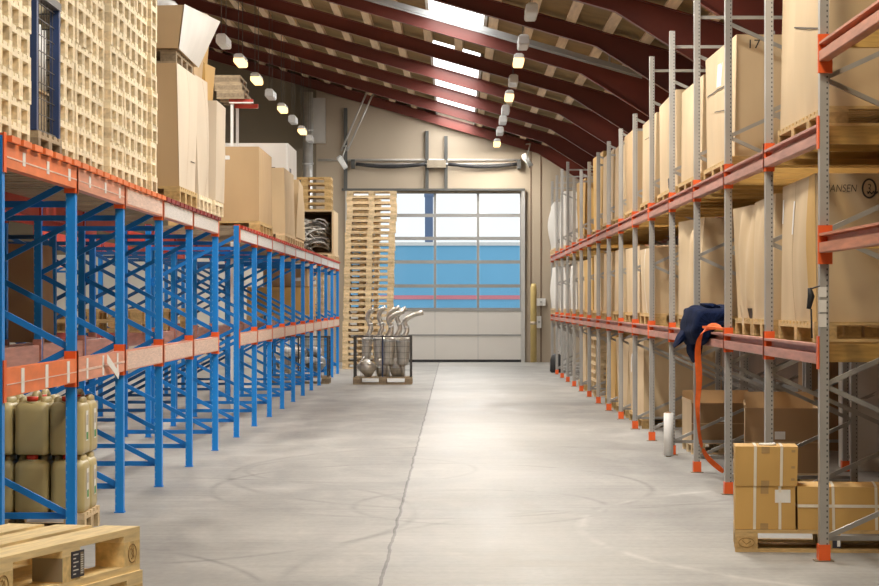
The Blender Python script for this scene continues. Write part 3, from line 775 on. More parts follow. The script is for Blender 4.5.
for i in range(5):
    r = .088; y = -.36 + i * .18
    ro = tag(obj('sheet_roll', MB().tube([(0, 0, 0), (0, 0, .40 + .02 * (i % 2))], r, 14).mesh('sheet_roll', 'white'), None, (-2.75, 17.22 + y, DECK_L + .146 + .30)),
             'pale grey roll standing on the crate inside the blue mesh cage', 'roll', 'rolls in the blue mesh cage')
cr = thing('wooden_crate', 'low wooden crate under the grey rolls in the blue mesh cage', 'crate', (-3.16, 17.22, DECK_L + .167))
obj('panel', MB().box(-.48, .49, -.43, .43, 0, .26).mesh('panel', 'wood_old'), cr); obj('lid', MB().box(-.50, .505, -.44, .44, .26, .277).mesh('lid', 'wood_mid'), cr)

def hang(px, py, X=-2.475): Y = X * F / (px - CX); return (X, Y, height(py, Y))
a = MB(); q = [hang(107, 354), hang(119, 373), hang(118, 379), hang(107, 363)]
a.v = q + [(p_[0] + .004, p_[1], p_[2]) for p_ in q]; a.f = [(3, 2, 1, 0), (4, 5, 6, 7), (0, 1, 5, 4), (1, 2, 6, 5), (2, 3, 7, 6), (3, 0, 4, 7)]; a.sm = [False] * 6
tag(obj('paper_sheet', a.mesh('paper_sheet', 'paper')), 'loose white paper sheet hanging off the lower beam of the blue racking', 'paper')
# ------------------------------------------------------------------ cartons on the blue racking
def base(x0, x1, y0, y1, z, label, group, wood='wood_mid', nw=3, H=.144, parts=False):
    """pallet carrying a carton; its long side y0..y1 looks at the aisle"""
    L = x1 - x0; W = y1 - y0
    pallet((x0 + x1) / 2, (y0 + y1) / 2, z, 0, label, group, L, W, nl=3, nw=nw, wood=wood, parts=parts, H=H)
GP = 'pallets under cartons on the blue racking'; GB = 'large cartons on the blue racking'
xl = -3.75
base(xl, -2.52, 24.72, 26.40, DECK_L, 'pallet under the two stacked brown cartons', GP, 'wood_gold', 4, parts=True)
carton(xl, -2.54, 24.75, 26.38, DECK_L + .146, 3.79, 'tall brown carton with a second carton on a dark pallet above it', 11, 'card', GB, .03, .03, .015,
       extra=[('cream_lit_side', 'patch', 'card_cream', '+x', .0, 1.0, .0, 1.0, .004, 12), ('marker_line', 'patch', 'marker', '+x', .62, .84, .245, .252, .008), ('fold_seam', 'patch', 'card', '+x', .40, .408, .02, .98, .008)])  # cream over the aisle side: paler board plus light painted in
base(xl, -2.56, 24.78, 26.35, 3.80, 'dark pallet between the two stacked brown cartons', GP, 'wood_old', 4, .13)
t_, c_ = carton(xl, -2.54, 24.72, 26.7, 3.935, 4.30, 'leaning carton with a white side and plastic wrap, topmost of its stack', 12, 'card', GB, .02, .02, .01, offs={5: (.05, 0, .03), 7: (.20, .05, .08)})
obj('wrap_sheet', c_.patch('+x', .0, 1.0, -.02, 1.02, .012).mesh('wrap_sheet', 'card_white'), t_)
b = MB(); b.loft([rrect(.5, .85, .1, .36, 3, .1, .05), rrect(.42, .75, .1, .47, 3, .12, .05), rrect(.2, .45, .1, .56, 3, .15, .1)])
obj('wrap_top', b.mesh('wrap_top', 'wrap'), t_)
base(xl, -2.52, 26.62, 28.0, DECK_L, 'pallet under the narrow white carton', GP, 'wood', 4)
carton(xl, -2.54, 26.66, 27.98, DECK_L + .146, 3.86, 'narrow white carton second in the row after the stacked brown cartons', 13, 'card_cream', GB, .03, .05, .015,
       extra=[('fold_seam', 'patch', 'card_dark', '+x', .55, .565, .0, .98)])
base(xl, -2.50, 28.1, 29.15, DECK_L, 'pallet under the slim leaning carton at the racking gap', GP, 'wood', 3)
carton(xl, -2.50, 28.12, 29.14, DECK_L + .146, 3.72, 'slim pale carton leaning at the end of the first blue run', 14, 'card_cream', GB, .03, .04, .01)
carton(-3.35, -2.62, 27.05, 27.75, 3.875, 4.18, 'small crooked brown carton on top of the narrow white carton', 15, 'card', 'small cartons on top', .02, .05)
carton(-3.45, -2.60, 28.25, 29.0, 3.74, 4.12, 'yellow carton on the slim leaning carton', 16, 'card_yellow', 'small cartons on top', .01, .03)
carton(-3.40, -2.66, 28.3, 28.95, 4.14, 4.42, 'small yellow carton, topmost above the slim leaning carton', 17, 'card_yellow', 'small cartons on top', .01, .03)

base(xl, -2.55, 35.3, 37.8, DECK_L, 'pallet under the broad brown carton', GP, 'wood_gold', 5)
t_, c_ = carton(xl, -2.56, 35.3, 37.8, DECK_L + .146, 3.64, 'broad brown carton with torn pale print on its front', 18, 'card', GB, .02, .015, .01)
for i in range(9):
    a0 = .34 + R.random() * .28; b0 = .80 + R.random() * .10
    obj('torn_print', c_.patch('-y', a0, a0 + .05 + .05 * R.random(), b0, b0 + .02 + .03 * R.random()).mesh('torn_print', 'paper'), t_)
base(xl, -2.58, 41.0, 43.6, DECK_L, 'pallet under the tan carton after the broad brown one', GP, 'wood_mid', 5)
carton(xl, -2.58, 41.0, 43.6, DECK_L + .146, 3.66, 'tan carton standing between the broad brown carton and the white crate', 19, 'card_pale', GB, .03, .03, .015)
base(xl, -2.60, 43.95, 46.5, DECK_L, 'pallet under the leaning tan carton', GP, 'wood_mid', 5)
carton(xl, -2.60, 43.95, 46.5, DECK_L + .146, 3.62, 'tan leaning carton next to the crate of grey pipes', 20, 'card_pale', GB, .04, .06, .02)
t_, c_ = carton(-4.25, -2.98, 48.2, 50.9, DECK_L + .146, 4.46, 'tall white crate with a dark opening rising behind the tan cartons', 21, 'card_white', GB, .01, .01, .004)
obj('dark_opening', c_.patch('-y', .62, .82, .70, .76).mesh('dark_opening', 'label_dark'), t_)
obj('dark_opening', c_.patch('+x', .12, .32, .66, .76).mesh('dark_opening', 'label_dark'), t_)
obj('corner_edge', c_.patch('-y', .97, 1.0, .0, 1.0, .004).mesh('corner_edge', 'paper'), t_)
base(-4.25, -2.98, 48.2, 50.9, DECK_L, 'pallet under the tall white crate', GP, 'wood_mid', 5)

# open crate of pipes near the end of the run, pallets on top of it
yA, yB = 58.75, 61.0
base(xl, -2.62, yA, yB, DECK_L, 'pallet under the open crate of grey pipes', GP, 'wood_mid', 4)
cr = thing('open_crate', 'open fronted carton crate full of tangled grey pipes', 'crate', (0, yA, DECK_L + .146))
obj('side_panel', MB().box(-2.68, -2.64, 0, yB - yA, 0, .92).mesh('sp', 'card_pale'), cr)
obj('side_panel', MB().box(-3.74, -3.70, 0, yB - yA, 0, .92).mesh('sp', 'card_pale'), cr)
obj('rear_panel', MB().box(-3.70, -2.68, yB - yA - .04, yB - yA, 0, .92).mesh('rp', 'card_dark'), cr)
obj('top_panel', MB().box(-3.74, -2.64, 0, yB - yA, .92, .95).mesh('tp', 'card_pale'), cr)
obj('crate_floor', MB().box(-3.70, -2.68, 0, yB - yA - .04, 0, .02).mesh('fl', 'card_dark'), cr)
for i in range(90):
    x = -3.6 + R.random() * .78; z = DECK_L + .20 + R.random() * .66; y = yA + .1 + R.random() * .35
    a = R.uniform(-.9, .9); L_ = R.uniform(.16, .30); pts = []
    for k in range(6):
        f = k / 5 - .5; pts.append((min(.0 + 9, f * 2 * L_ * math.cos(a) + .05 * math.sin(6 * f)), R.uniform(-.01, .01) + f * .1, f * 1.2 * L_ * math.sin(a) + .05 * math.cos(5 * f)))
    xs = [p[0] for p in pts]; x = max(-3.66 - min(xs), min(-2.74 - max(xs), x))
    zs_ = [p[2] for p in pts]; z = max(DECK_L + .19 - min(zs_), min(DECK_L + 1.02 - max(zs_), z))
    tag(obj('bent_pipe', MB().tube(pts, R.uniform(.013, .026), 8).mesh('bent_pipe', R.choice(['galv', 'steel', 'steel', 'steel_d'])), None, (x, y, z)),
        'bent grey metal pipe lying tangled in the open crate', 'pipe', 'grey pipes in the open crate')
zt = DECK_L + .146 + .952
stack(-2.70, yA + .05, 5, 'yellow pallets on the open crate of pipes', 'yellow pallets on the crate', 'wood_gold', zt, False, 1.15, .9)

# lower level of the second blue run
GM = 'cartons on the lower blue level'
LOWD = 1.242
base(-3.86, -2.70, 50.0, 52.3, LOWD, 'pallet under the long yellow carton on the lower blue level', GP, 'wood_mid', 4)
carton(-3.86, -2.70, 50.0, 52.3, LOWD + .146, 1.89, 'long low yellow carton on the lower blue level', 22, 'card_yellow', GM, .01, .01)
carton(-3.55, -2.74, 50.1, 52.2, 1.905, 2.26, 'darker brown carton on top of the long yellow carton', 23, 'card', GM, .01, .015,
       extra=[('shipping_label', 'patch', 'paper', '-y', .72, .92, .30, .48)])
stack(-2.72, 55.7, 7, 'pallets on the lower blue level at the racking end', 'pallets on the lower blue level', 'wood_mid', LOWD, False)
stack(-2.74, 26.7, 1, 'single layer lying on the lower blue level', 'loose pallets on the lower blue level', 'wood_gold', LOWD, False) if False else None

# far rows seen through the bracing
GR = 'goods on the far racks'
def bgbox(x0, x1, y0, y1, z0, z1, label, m, seed): carton(x0, x1, y0, y1, z0, z1, label, seed, m, GR, .02, .03, .01, n=6)
bgbox(-5.0, -3.9, 25.1, 26.3, 1.233, 2.15, 'brown carton standing on the rear rack behind the jerrycans', 'card_dark', 31)
for i, (y, nn) in enumerate(((30.4, 2), (31.3, 3), (33.0, 1))):
    if False: pass
for i, (y0, y1, z0, z1, m, lb) in enumerate((
        (24.6, 26.2, .0, 1.0, 'card_white', 'white wrapped carton on the floor of the far rack'),
        (27.6, 29.2, 0.0, .85, 'card_pale', 'pale carton on the floor of the far rack'),
        (30.3, 32.0, 0.0, 1.0, 'wall_white', 'off white appliance crate on the floor of the far rack'),
        (33.3, 35.0, 0.0, .9, 'card', 'brown carton on the floor of the far rack'),
        (36.2, 37.8, 0.0, 1.0, 'card_white', 'second white carton on the floor of the far rack'),
        (24.7, 26.3, 1.232, 2.2, 'card_white', 'white carton on the middle level of the far rack'),
        (27.5, 29.3, 1.232, 2.1, 'wall_white', 'off white crate on the middle level of the far rack'),
        (30.4, 32.1, 1.232, 2.2, 'card_pale', 'pale carton on the middle level of the far rack'),
        (33.2, 35.1, 1.232, 2.0, 'card_white', 'third white carton on the middle level of the far rack'),
        (39.0, 40.7, 1.232, 2.2, 'card_yellow', 'yellow carton on the middle level of the far rack'),
        (42.0, 43.6, 1.232, 2.2, 'card', 'brown carton on the middle level of the far rack'),
        (25.0, 26.4, 2.472, 3.5, 'card_white', 'white carton on the top of the far rack'),
        (28.0, 29.2, 2.472, 3.4, 'card', 'brown carton on the top of the far rack'))):
    bgbox(-9.0, -8.0, y0, y1, z0 + .002, z1, lb, m, 40 + i)
for i, y in enumerate((22.2, 33.3, 36.4, 39.4)):
    for k in range(2):
        pallet(-4.48, y + .5, 1.233 + .144 * k, 0, '%s yellow pallet in the %s pair on the rear rack' % (('lower', 'upper')[k], ('first', 'second', 'third', 'fourth')[i]), 'yellow pallets on the rear rack', wood='wood_gold', parts=False) if y != 22.2 else None

# a taller rear frame with timber boards high up
tf = thing('tall_rack', 'thin tall white post and red arm carrying old boards above the big carton', 'racking', (-3.255, 39.41, 0))
zb = height(103.5, 39.4)
for yy in (0, .97):
    obj('post', MB().box(-.02, .02, -.02, .02, 0, zb).mesh('post', 'white'), tf)
    tf.children[-1].location.y = yy
    obj('arm', MB().box(-.04, .31, yy - .04, yy + .04, zb, zb + .06).mesh('arm', 'red'), tf)
obj('arm_edge', MB().box(-.04, .31, -.048, -.04, zb, zb + .02).mesh('edge', 'white'), tf)
for k in range(3):
    pallet(-3.27 - .03 * k, 39.95, zb + .062 + .115 * k, 0, '%s old grey pallet on the red arm of the tall white post' % ('lowest', 'middle', 'topmost')[k], 'old pallets on the tall post', .40, 1.3, wood='wood_old', parts=False, H=.115)

# ------------------------------------------------------------------ jerrycans
def jerry_meshes():
    W, D, H = .118, .19, .40
    a = MB(); rs = []
    for z, s, r in ((0, .90, .03), (.015, .98, .04), (.05, 1, .045), (.19, .985, .045), (.30, 1, .045), (.335, .97, .05), (.355, .86, .05), (.365, .72, .05)):
        rs.append(rrect(W * s, D * s, r, z))
    a.loft(rs); body = a.mesh('body', 'jerry')
    h = MB()
    pts = [(0, -.02, .352), (0, -.02, .40), (0, .03, .415), (0, .10, .415), (0, .15, .40), (0, .165, .352)]
    h.tube(pts, .024, 10); handle = h.mesh('handle', 'jerry')
    hp = []
    for s in (-1, 1):
        q = MB(); q.loft([rrect(.028, .13, .026, .33, 3, s * .075, .02), rrect(.024, .12, .02, .385, 3, s * .075, .02), rrect(.012, .10, .01, .398, 3, s * .072, .02)]); hp.append(q.mesh('shoulder', 'jerry'))
    c = MB(); c.tube([(0, -.12, .355), (0, -.12, .372)], .034, 16); c.tube([(0, -.12, .372), (0, -.12, .402)], .040, 16)
    cap = c.mesh('cap', 'redcap')
    nk = MB().tube([(0, -.12, .345), (0, -.12, .368)], .046, 16).mesh('neck', 'jerry')
    lb = MB().box(W + .001, W + .003, -.05, .05, .09, .30).mesh('label', 'paper')
    lg = MB().box(W + .003, W + .0045, -.04, .04, .10, .15).mesh('label_print', 'green')
    lk = MB().box(W + .003, W + .0045, -.035, .035, .20, .27).mesh('label_text', 'alu')
    return body, handle, hp, cap, nk, lb, lg, lk
JM = jerry_meshes()
jx, jy, jz = -2.565, 18.66, .146
pallet(-3.16, 19.06, 0, 0, 'wooden pallet on the floor under the jerrycans', None, 1.2, .8, wood='wood_mid')
for lv in range(2):
    for cxi in range(4):
        for cyi in range(2):
            t = thing('jerrycan', '%s jerrycan with a red cap, %s, %s column from the aisle' % ('upper' if lv else 'lower', ('near row', 'far row')[cyi], ('first', 'second', 'third', 'fourth')[cxi]), 'jerrycan',
                      (jx - .122 - cxi * .247 + R.uniform(-.004, .004), jy + .20 + cyi * .40, jz + lv * .403), R.uniform(-.02, .02), 'olive jerrycans on the pallet')
            for nm, me in zip(('body', 'handle'), JM[:2]): obj(nm, me, t)
            for me in JM[2]: obj('shoulder', me, t)
            obj('cap', JM[3], t); obj('neck', JM[4], t)
            if cxi == 0:
                l = obj('label', JM[5], t); obj('label_print', JM[6], l); obj('label_text', JM[7], l)

# ------------------------------------------------------------------ pallet stack in the front corner
ang = math.atan2(.971, .238)        # direction of the long side
ux, uy = math.cos(ang), math.sin(ang); wx, wy = -uy, ux
cx0, cy0 = -1.04, 8.91
pcx = cx0 - ux * .6 + wx * .4; pcy = cy0 - uy * .6 + wy * .4
tops = []
for i in range(6):
    lab = ['lowest', 'second', 'third', 'fourth', 'second from top', 'topmost'][i]
    p = pallet(pcx + (R.uniform(-.012, .012) if i < 5 else 0), pcy + (R.uniform(-.012, .012) if i < 5 else 0), i * .144, ang + (R.uniform(-.01, .01) if i < 5 else 0),
               '%s new wooden pallet of the stack in the front corner%s' % (lab, ' with a dark sticker' if i == 5 else ''), 'new pallets in the front corner', wood='wood_new')
    tops.append(p)
    if i >= 4:
        # burnt oval brand on the end blocks of the long side that looks at the aisle
        for bx in (-.5275, .5275):
            rg = MB(); ring = []
            for k in range(28):
                a = 2 * math.pi * k / 28; ring.append((bx + .036 * math.cos(a), -.4012, .061 + .030 * math.sin(a)))
            rg.tube(ring + [ring[0]], .0018, 5, False); obj('brand_ring', rg.mesh('ring', 'ink'), p)
            br = MB()
            for q in ([(-.018, .014), (-.006, .018), (.002, .008), (-.006, .0), (.004, -.010), (-.008, -.018)], [(.010, .015), (.013, -.015)]):
                br.tube([(bx + x_, -.4012, .061 + z_) for x_, z_ in q], .0017, 5, True)
            obj('brand_mark', br.mesh('brand_mark_print', 'ink'), p)
p = tops[5]
st = obj('sticker', MB().box(-.005, .10, -.4025, -.4005, .030, .112).mesh('sticker', 'label_dark'), p)
obj('sticker_panel', MB().box(.065, .092, -.4035, -.4025, .036, .106).mesh('sp', 'plate'), st)
for i in range(6):
    obj('sticker_line', MB().box(.008, .030 + .02 * (i % 2), -.4033, -.4025, .040 + i * .012, .0435 + i * .012).mesh('sl', 'paper'), st)
a = MB()
for i in range(9): a.box(.068, .089, -.4042, -.4035, .040 + i * .007, .0425 + i * .007)
obj('barcode', a.mesh('barcode_print', 'paper'), st)
obj('metal_plate', MB().box(-.0755, -.0725, -.40, -.302, .026, .098).mesh('metal_plate', 'plate'), p)

# ------------------------------------------------------------------ tower of pallets and cages by the door
yT = F * 1.6 / 66.0
xT = ground_x(344.0, yT)
for i in range(30):
    j = .0035 * i + (.02 if i > 22 else 0)
    pallet(xT + .55 + j + R.uniform(-.012, .012), yT + .4 + R.uniform(-.02, .02), i * .144, 0,
           '%s pallet of the tall pallet tower before the big door' % ((ORD[i + 1] if i < 29 else 'topmost')), 'pallets of the tall tower', wood='wood_mid', parts=False, tb=.033)
for i in range(28):
    pallet(xT + .34 + R.uniform(-.02, .02) + .0035 * i, yT + 1.75 + R.uniform(-.02, .02), i * .150, math.pi / 2, '%s pallet of the second tower half hidden behind the tall pallet tower' % ((ORD[i + 1] if i < 27 else 'topmost')), 'pallets of the hidden tower', wood='wood_mid', parts=False, H=.150, tb=.033)

def mesh_cage(x0, x1, y0, y1, z, h, label, post, post2=None):
    c = thing('wire_cage', label, 'cage', ((x0 + x1) / 2, (y0 + y1) / 2, z))
    hx, hy = (x1 - x0) / 2, (y1 - y0) / 2
    for sx in (-hx + .02, 0, hx - .02):
        for sy in (-hy + .02, hy - .02):
            obj('corner_post' if sx else 'middle_post', MB().box(sx - .014, sx + .014, sy - .014, sy + .014, 0, h).mesh('cp', post2 if (post2 and not sx) else post), c)
    for nm, sy in (('front_panel', -hy), ('rear_panel', hy)):
        a = MB(); k = int((x1 - x0) / .13)
        for i in range(k + 1): a.bar((-hx + 2 * hx * i / k, sy, 0), (-hx + 2 * hx * i / k, sy, h), .0045, .0045)
        for i in range(int(h / .12) + 1): a.bar((-hx, sy, i * .12), (hx, sy, i * .12), .0045, .0045)
        a.bar((-hx, sy, h), (hx, sy, h), .03, .025); obj(nm, a.mesh(nm + '_grille', 'wire'), c)
    for sx in (-hx, hx):
        a = MB(); k = int((y1 - y0) / .13)
        for i in range(k + 1): a.bar((sx, -hy + 2 * hy * i / k, 0), (sx, -hy + 2 * hy * i / k, h), .0045, .0045)
        for i in range(int(h / .12) + 1): a.bar((sx, -hy, i * .12), (sx, hy, i * .12), .0045, .0045)
        obj('side_panel', a.mesh('side_grille', 'wire'), c)
    return c
yC = F * 1.6 / 81.5
xc0, xc1 = ground_x(353, yC), ground_x(412, yC)
pallet((xc0 + xc1) / 2, yC + .42, 0, 0, 'dark worn pallet under the wire cage of silver silencers', None, xc1 - xc0, .84, wood='wood_old', nl=3)
mesh_cage(xc0 + .01, xc1 - .01, yC + .01, yC + .83, .146, .80, 'wire cage on a pallet full of silver exhaust silencers', 'wire', 'cageblue')
def silencer(px, yo, label, hh, lean, topdx, rr=.13, z0=.20):
    x = ground_x(px, yC + yo)
    t = thing('exhaust_silencer', label, 'exhaust', (x, yC + yo, .149), 0, 'silver silencers in the wire cage')
    a = MB(); rs = []
    for z, s in ((0.0, .55), (.03, .80), (.10, .86), (.28, .95), (.45, 1.06), (.50, 1.10), (.53, 1.02), (.56, .55)):
        rs.append(rrect(rr * s, rr * .72 * s, rr * .68 * s, z0 - .10 + z, 5, lean * z, 0))
    a.loft(rs); obj('can', a.mesh('can', 'steel'), t)
    a = MB(); a.loft([rrect(rr * 1.10, rr * .80, rr * .74, z0 + .36, 5, lean * .45, 0), rrect(rr * 1.12, rr * .82, rr * .76, z0 + .40, 5, lean * .5, 0)]); obj('end_rim', a.mesh('rim', 'galv'), t)
    pts = []
    for k in range(15):
        f = k / 14; z = z0 + .44 + f * hh
        pts.append((lean * .55 + .07 * math.sin(f * 5.4) + topdx * max(0, f - .55) ** 1.2 * 3.2, .02 * math.sin(f * 4), z - (max(0, f - .85) * .25)))
    a = MB(); a.tube(pts, .047, 12); obj('pipe', a.mesh('pipe', 'steel'), t)
    a = MB(); a.tube([pts[5], pts[6]], .056, 12); obj('clamp', a.mesh('clamp', 'galv'), t)
    obj('foot_pipe', MB().tube([(0, 0, 0.0), (0, 0, z0 - .08)], .035, 10).mesh('fp', 'steel'), t)
for px, yo, hh, le, td, lb in ((366, .60, .56, .05, .15, 'slim silver silencer at the far side of the cage'), (378.5, .62, .60, .0, .16, 'silver silencer behind the blue middle post of the cage'),
                               (388, .18, .56, .0, .30, 'broad silver silencer in the cage beside the middle post'), (396, .62, .58, .02, .2, 'silver silencer in the cage behind the two broad ones'),
                               (387, .69, .60, .02, .24, 'slim silver silencer at the rear of the cage between two others'), (403, .20, .54, .02, .36, 'broad silver silencer at the aisle end of the cage')):
    silencer(px, yo, lb, hh, le, td, .135 if yo < .3 else .10, .32 if yo < .3 else .36)
for px, yo, lb in ((383, .42, 'squat silver canister low in the cage at its middle post'), (397, .42, 'squat silver canister low in the cage under the broad silencers')):
    t = thing('exhaust_canister', lb, 'exhaust', (ground_x(px, yC + yo), yC + yo, .149), 0, 'squat canisters in the wire cage')
    a = MB(); a.loft([rrect(.09, .06, .05, .0, 4), rrect(.135, .10, .09, .08, 4), rrect(.145, .11, .10, .30, 4), rrect(.10, .07, .06, .36, 4)]); obj('can', a.mesh('can', 'steel'), t)
    obj('rim', MB().loft([rrect(.15, .115, .105, .16, 4), rrect(.15, .115, .105, .19, 4)]).mesh('rim', 'galv'), t)
t = thing('exhaust_canister', 'white ended silver canister lying tilted in the cage corner', 'exhaust', (ground_x(363, yC + .3), yC + .3, .30), 0, 'squat canisters in the wire cage')
a = MB(); a.tube([(-.04, 0, .14), (-.02, 0, .11), (.18, 0, -.06), (.21, 0, -.08)], [.10, .145, .15, .09], 18); obj('can', a.mesh('can', 'steel'), t)
obj('white_end', MB().tube([(-.055, 0, .152), (-.035, 0, .137)], .125, 18).mesh('we', 'white'), t)

# second cage under the end of the blue racking
y2 = F * 1.6 / 81.0
xq0, xq1 = -3.70, ground_x(329, y2)
pallet((xq0 + xq1) / 2, y2 + .45, 0, 0, 'dark pallet under the cage of loose metal parts beneath the blue racking', None, xq1 - xq0, .9, wood='wood_old')
mesh_cage(xq0 + .01, xq1 - .01, y2 + .01, y2 + .89, .146, .78, 'grey cage of loose metal parts beneath the end of the blue racking', 'wire')
for i in range(26):
    x = xq0 + .15 + R.random() * (xq1 - xq0 - .3); y = y2 + .12 + R.random() * .6; z = .16 + R.random() * .42
    a = R.uniform(0, 3.1); L_ = R.uniform(.08, .2); r_ = R.uniform(.05, .10)
    x = max(xq0 + .12 + L_, min(xq1 - .12 - L_, x))
    pts = [(-L_ * math.cos(a), -.05, -L_ * .5 * math.sin(a) + .08), (-L_ * .8 * math.cos(a), -.04, -L_ * .4 * math.sin(a) + .08), (L_ * .8 * math.cos(a), .04, L_ * .4 * math.sin(a) + .09), (L_ * math.cos(a), .05, L_ * .5 * math.sin(a) + .09)]
    z = max(z, .155 + r_ - min(p_[2] for p_ in pts))
    tag(obj('metal_part', MB().tube(pts, [r_ * .5, r_, r_, r_ * .5], 12).mesh('metal_part', R.choice(['steel', 'steel_d', 'galv', 'white'])), None, (x, y, z)),
        'loose grey metal part lying in the cage beneath the blue racking', 'metal part', 'metal parts in the grey cage')

# ------------------------------------------------------------------ grey racking: cartons
GRB = 'large cartons on the grey racking'; GRP = 'pallets under cartons on the grey racking'
XF = 2.35; XB = 3.40
LO, UP, PH = 1.347, 2.712, .128
def rbox(k, y0, y1, lev, h, lab, seed, m='card_pale', pal='wood_gold', xf=XF, extra=(), nw=4, parts=False, bulge=.03, lean=.03, crease=.016, ph=PH, xb=XB):
    z = (0, LO, UP)[lev]
    base(xf - .02, xb, y0, y1, z, 'pallet under the ' + lab[0], GRP, pal, nw, ph, parts)
    return carton(xf, xb, y0 + .02, y1 - .02, z + ph + .002, z + h, lab[1], seed, m, GRB, bulge, lean, crease, extra=extra)
# upper level
rbox(0, 16.98, 19.5, 2, 1.35, ('first upper carton above the scribbled carton', 'tall carton with one long marker stroke on its side, first on the upper level'), 51, extra=[('marker_line', 'patch', 'marker', '-x', .12, .60, .42, .428, .006, 8, .10)], parts=True, lean=.02)
t17, c17 = rbox(2, 22.80, 25.30, 2, 1.17, ('carton numbered 17', 'carton numbered 17 on its front on the upper grey level'), 52, extra=[
    ('shipping_label', 'patch', 'paper', '-x', .42, .54, .66, .86), ('marker_line', 'patch', 'marker', '-x', .12, .62, .40, .408, .006, 8, .06), ('marker_line', 'patch', 'marker', '-x', .1, .9, .62, .632, .006, 8, .02),
    ('number_print', 'text', 'marker', '-y', '17', .085, .885, .115, .105, .006)], parts=True)
rbox(3, 25.75, 28.2, 2, 1.08, ('plain pale carton after the numbered one', 'plain pale carton next behind the numbered carton on the upper level'), 53)
rbox(4, 28.6, 31.1, 2, 1.14, ('third upper carton', 'pale carton with a torn lower corner, third behind the number on top'), 54, extra=[('torn_hole', 'patch', 'marker', '-x', .30, .48, .02, .12)])
rbox(5, 31.6, 34.0, 2, 1.12, ('upper carton at the last tall post', 'carton with a small mark at the last tall post, upper level'), 55, extra=[('marker_line', 'patch', 'marker', '-x', .3, .6, .75, .76)])
rbox(6, 35.5, 37.1, 2, 1.16, ('first upper carton of the shorter run', 'brown fronted carton first on top of the shorter grey run'), 56, 'card', lean=.04)
rbox(7, 37.5, 40.0, 2, 1.16, ('second upper carton of the shorter run', 'pale whitish carton second on top of the shorter grey run'), 57)
rbox(8, 40.3, 42.8, 2, 1.19, ('third upper carton of the shorter run', 'cream carton third on top of the shorter grey run'), 58, 'card_pale')
rbox(9, 43.15, 45.8, 2, 1.31, ('tall yellow carton', 'tall yellow carton on top of the shorter grey run'), 59, 'card_yellow', extra=[('tape_seam', 'patch', 'tape', '-x', .30, .34, 0, 1)])
rbox(11, 48.95, 51.5, 2, 1.17, ('last upper carton of the shorter run', 'slim cream carton last on top of the shorter grey run'), 60, 'card_yellow', 'wood_mid')
rbox(14, 57.9, 60.4, 2, 1.3, ('brown fronted carton by the back wall', 'brown fronted white box on the far upper level'), 61, 'card_white', 'wood_mid')
rbox(15, 60.75, 63.3, 2, 1.15, ('white box by the back wall', 'white sagging box at the far upper end'), 62, 'card_white', 'wood_mid', bulge=.12, xf=2.25)
# lower level
tH, cH = rbox(0, 17.5, 19.45, 1, 1.09, ('scribbled carton', 'carton with handwriting and a circled figure on its front, first lower one'), 63, nw=3, extra=[
    ('label_strip', 'patch', 'paper', '-x', .56, .60, .62, .86), ('label_strip', 'patch', 'paper', '-x', .93, .97, .72, .9), ('fold_seam', 'patch', 'card_dark', '-x', .55, .556, 0, 1),
    ('edge_tape', 'patch', 'card_yellow', '-x', .0, .16, 0, 1),
    ('handwriting', 'text', 'marker', '-y', 'HANSEN', .045, .875, .052, .072, .006, -.01, .2), ('handwriting', 'text', 'marker', '-y', '3', .305, .87, .06, .085, .006, -.01, .2)], parts=True, lean=.012)
ring = [tuple(cH.at('-y', .325 + .040 * math.cos(a * math.pi / 12), .897 + .062 * math.sin(a * math.pi / 12), .005)) for a in range(25)]
obj('handwriting', MB().tube(ring, .006, 5, False).mesh('circle', 'marker'), tH)
zz = [tuple(cH.at('-y', .315 + .012 * i, .862 + (.014 if i % 2 else 0), .005)) for i in range(6)]
obj('handwriting', MB().tube(zz, .006, 5).mesh('zigzag', 'marker'), tH)
rbox(1, 19.95, 21.15, 1, 1.05, ('first narrow carton by the scribbled one', 'narrow carton beside the scribbled carton, taller of the pair'), 64, nw=3, parts=True, crease=.02, pal='wood_gold')
rbox(1, 21.2, 22.45, 1, 1.03, ('torn narrow carton', 'narrow carton with a torn lower corner and a hole'), 65, nw=3, parts=True, crease=.03, lean=.05, extra=[
    ('torn_hole', 'patch', 'marker', '-x', .66, .76, .50, .545), ('torn_hole', 'patch', 'marker', '-x', .06, .22, .0, .09), ('torn_flap', 'patch', 'card_pale', '-x', .2, .34, -.06, .12, .05)])
rbox(3, 25.95, 28.25, 1, 1.08, ('wavy carton by the jacket', 'wavy pale carton standing just beyond the navy jacket'), 66, crease=.05, lean=.06, extra=[('shipping_label', 'patch', 'paper', '-x', .4, .47, .55, .8)])
rbox(5, 31.6, 34.0, 1, .92, ('lower cream carton', 'low cream carton with taped edges on the middle grey level'), 67, extra=[('tape_seam', 'patch', 'paper', '-x', .02, .06, 0, 1), ('tape_seam', 'patch', 'paper', '-x', .55, .60, 0, 1)], crease=.01)
for i, (k, y0, y1, h, lab) in enumerate(((6, 34.5, 37.0, 0.99, 'first'), (7, 37.45, 39.9, 1.03, 'second'), (8, 40.4, 42.8, 1.01, 'third'), (9, 43.3, 45.7, 1.05, 'fourth'), (10, 46.2, 48.6, 1.02, 'fifth'), (11, 49.1, 51.5, 1.03, 'sixth'))):
    rbox(k, y0, y1, 1, h, ('%s carton on the lower level of the shorter grey run' % lab,) + ('%s pale carton on the lower level of the shorter grey run' % lab,), 70 + i, ['card_pale', 'card_pale', 'card', 'card_pale', 'card_yellow', 'card_pale'][i], crease=.02)
rbox(12, 52.1, 54.4, 1, 1.0, ('white carton at the run joint', 'white carton at the end of the shorter grey run, lower level'), 77, 'card_white')
rbox(14, 57.9, 60.4, 1, 1.03, ('far white lower box', 'white box with a label on the far lower level'), 78, 'card_white', 'wood_mid', extra=[('label', 'patch', 'card', '-x', .5, .8, .3, .5)])
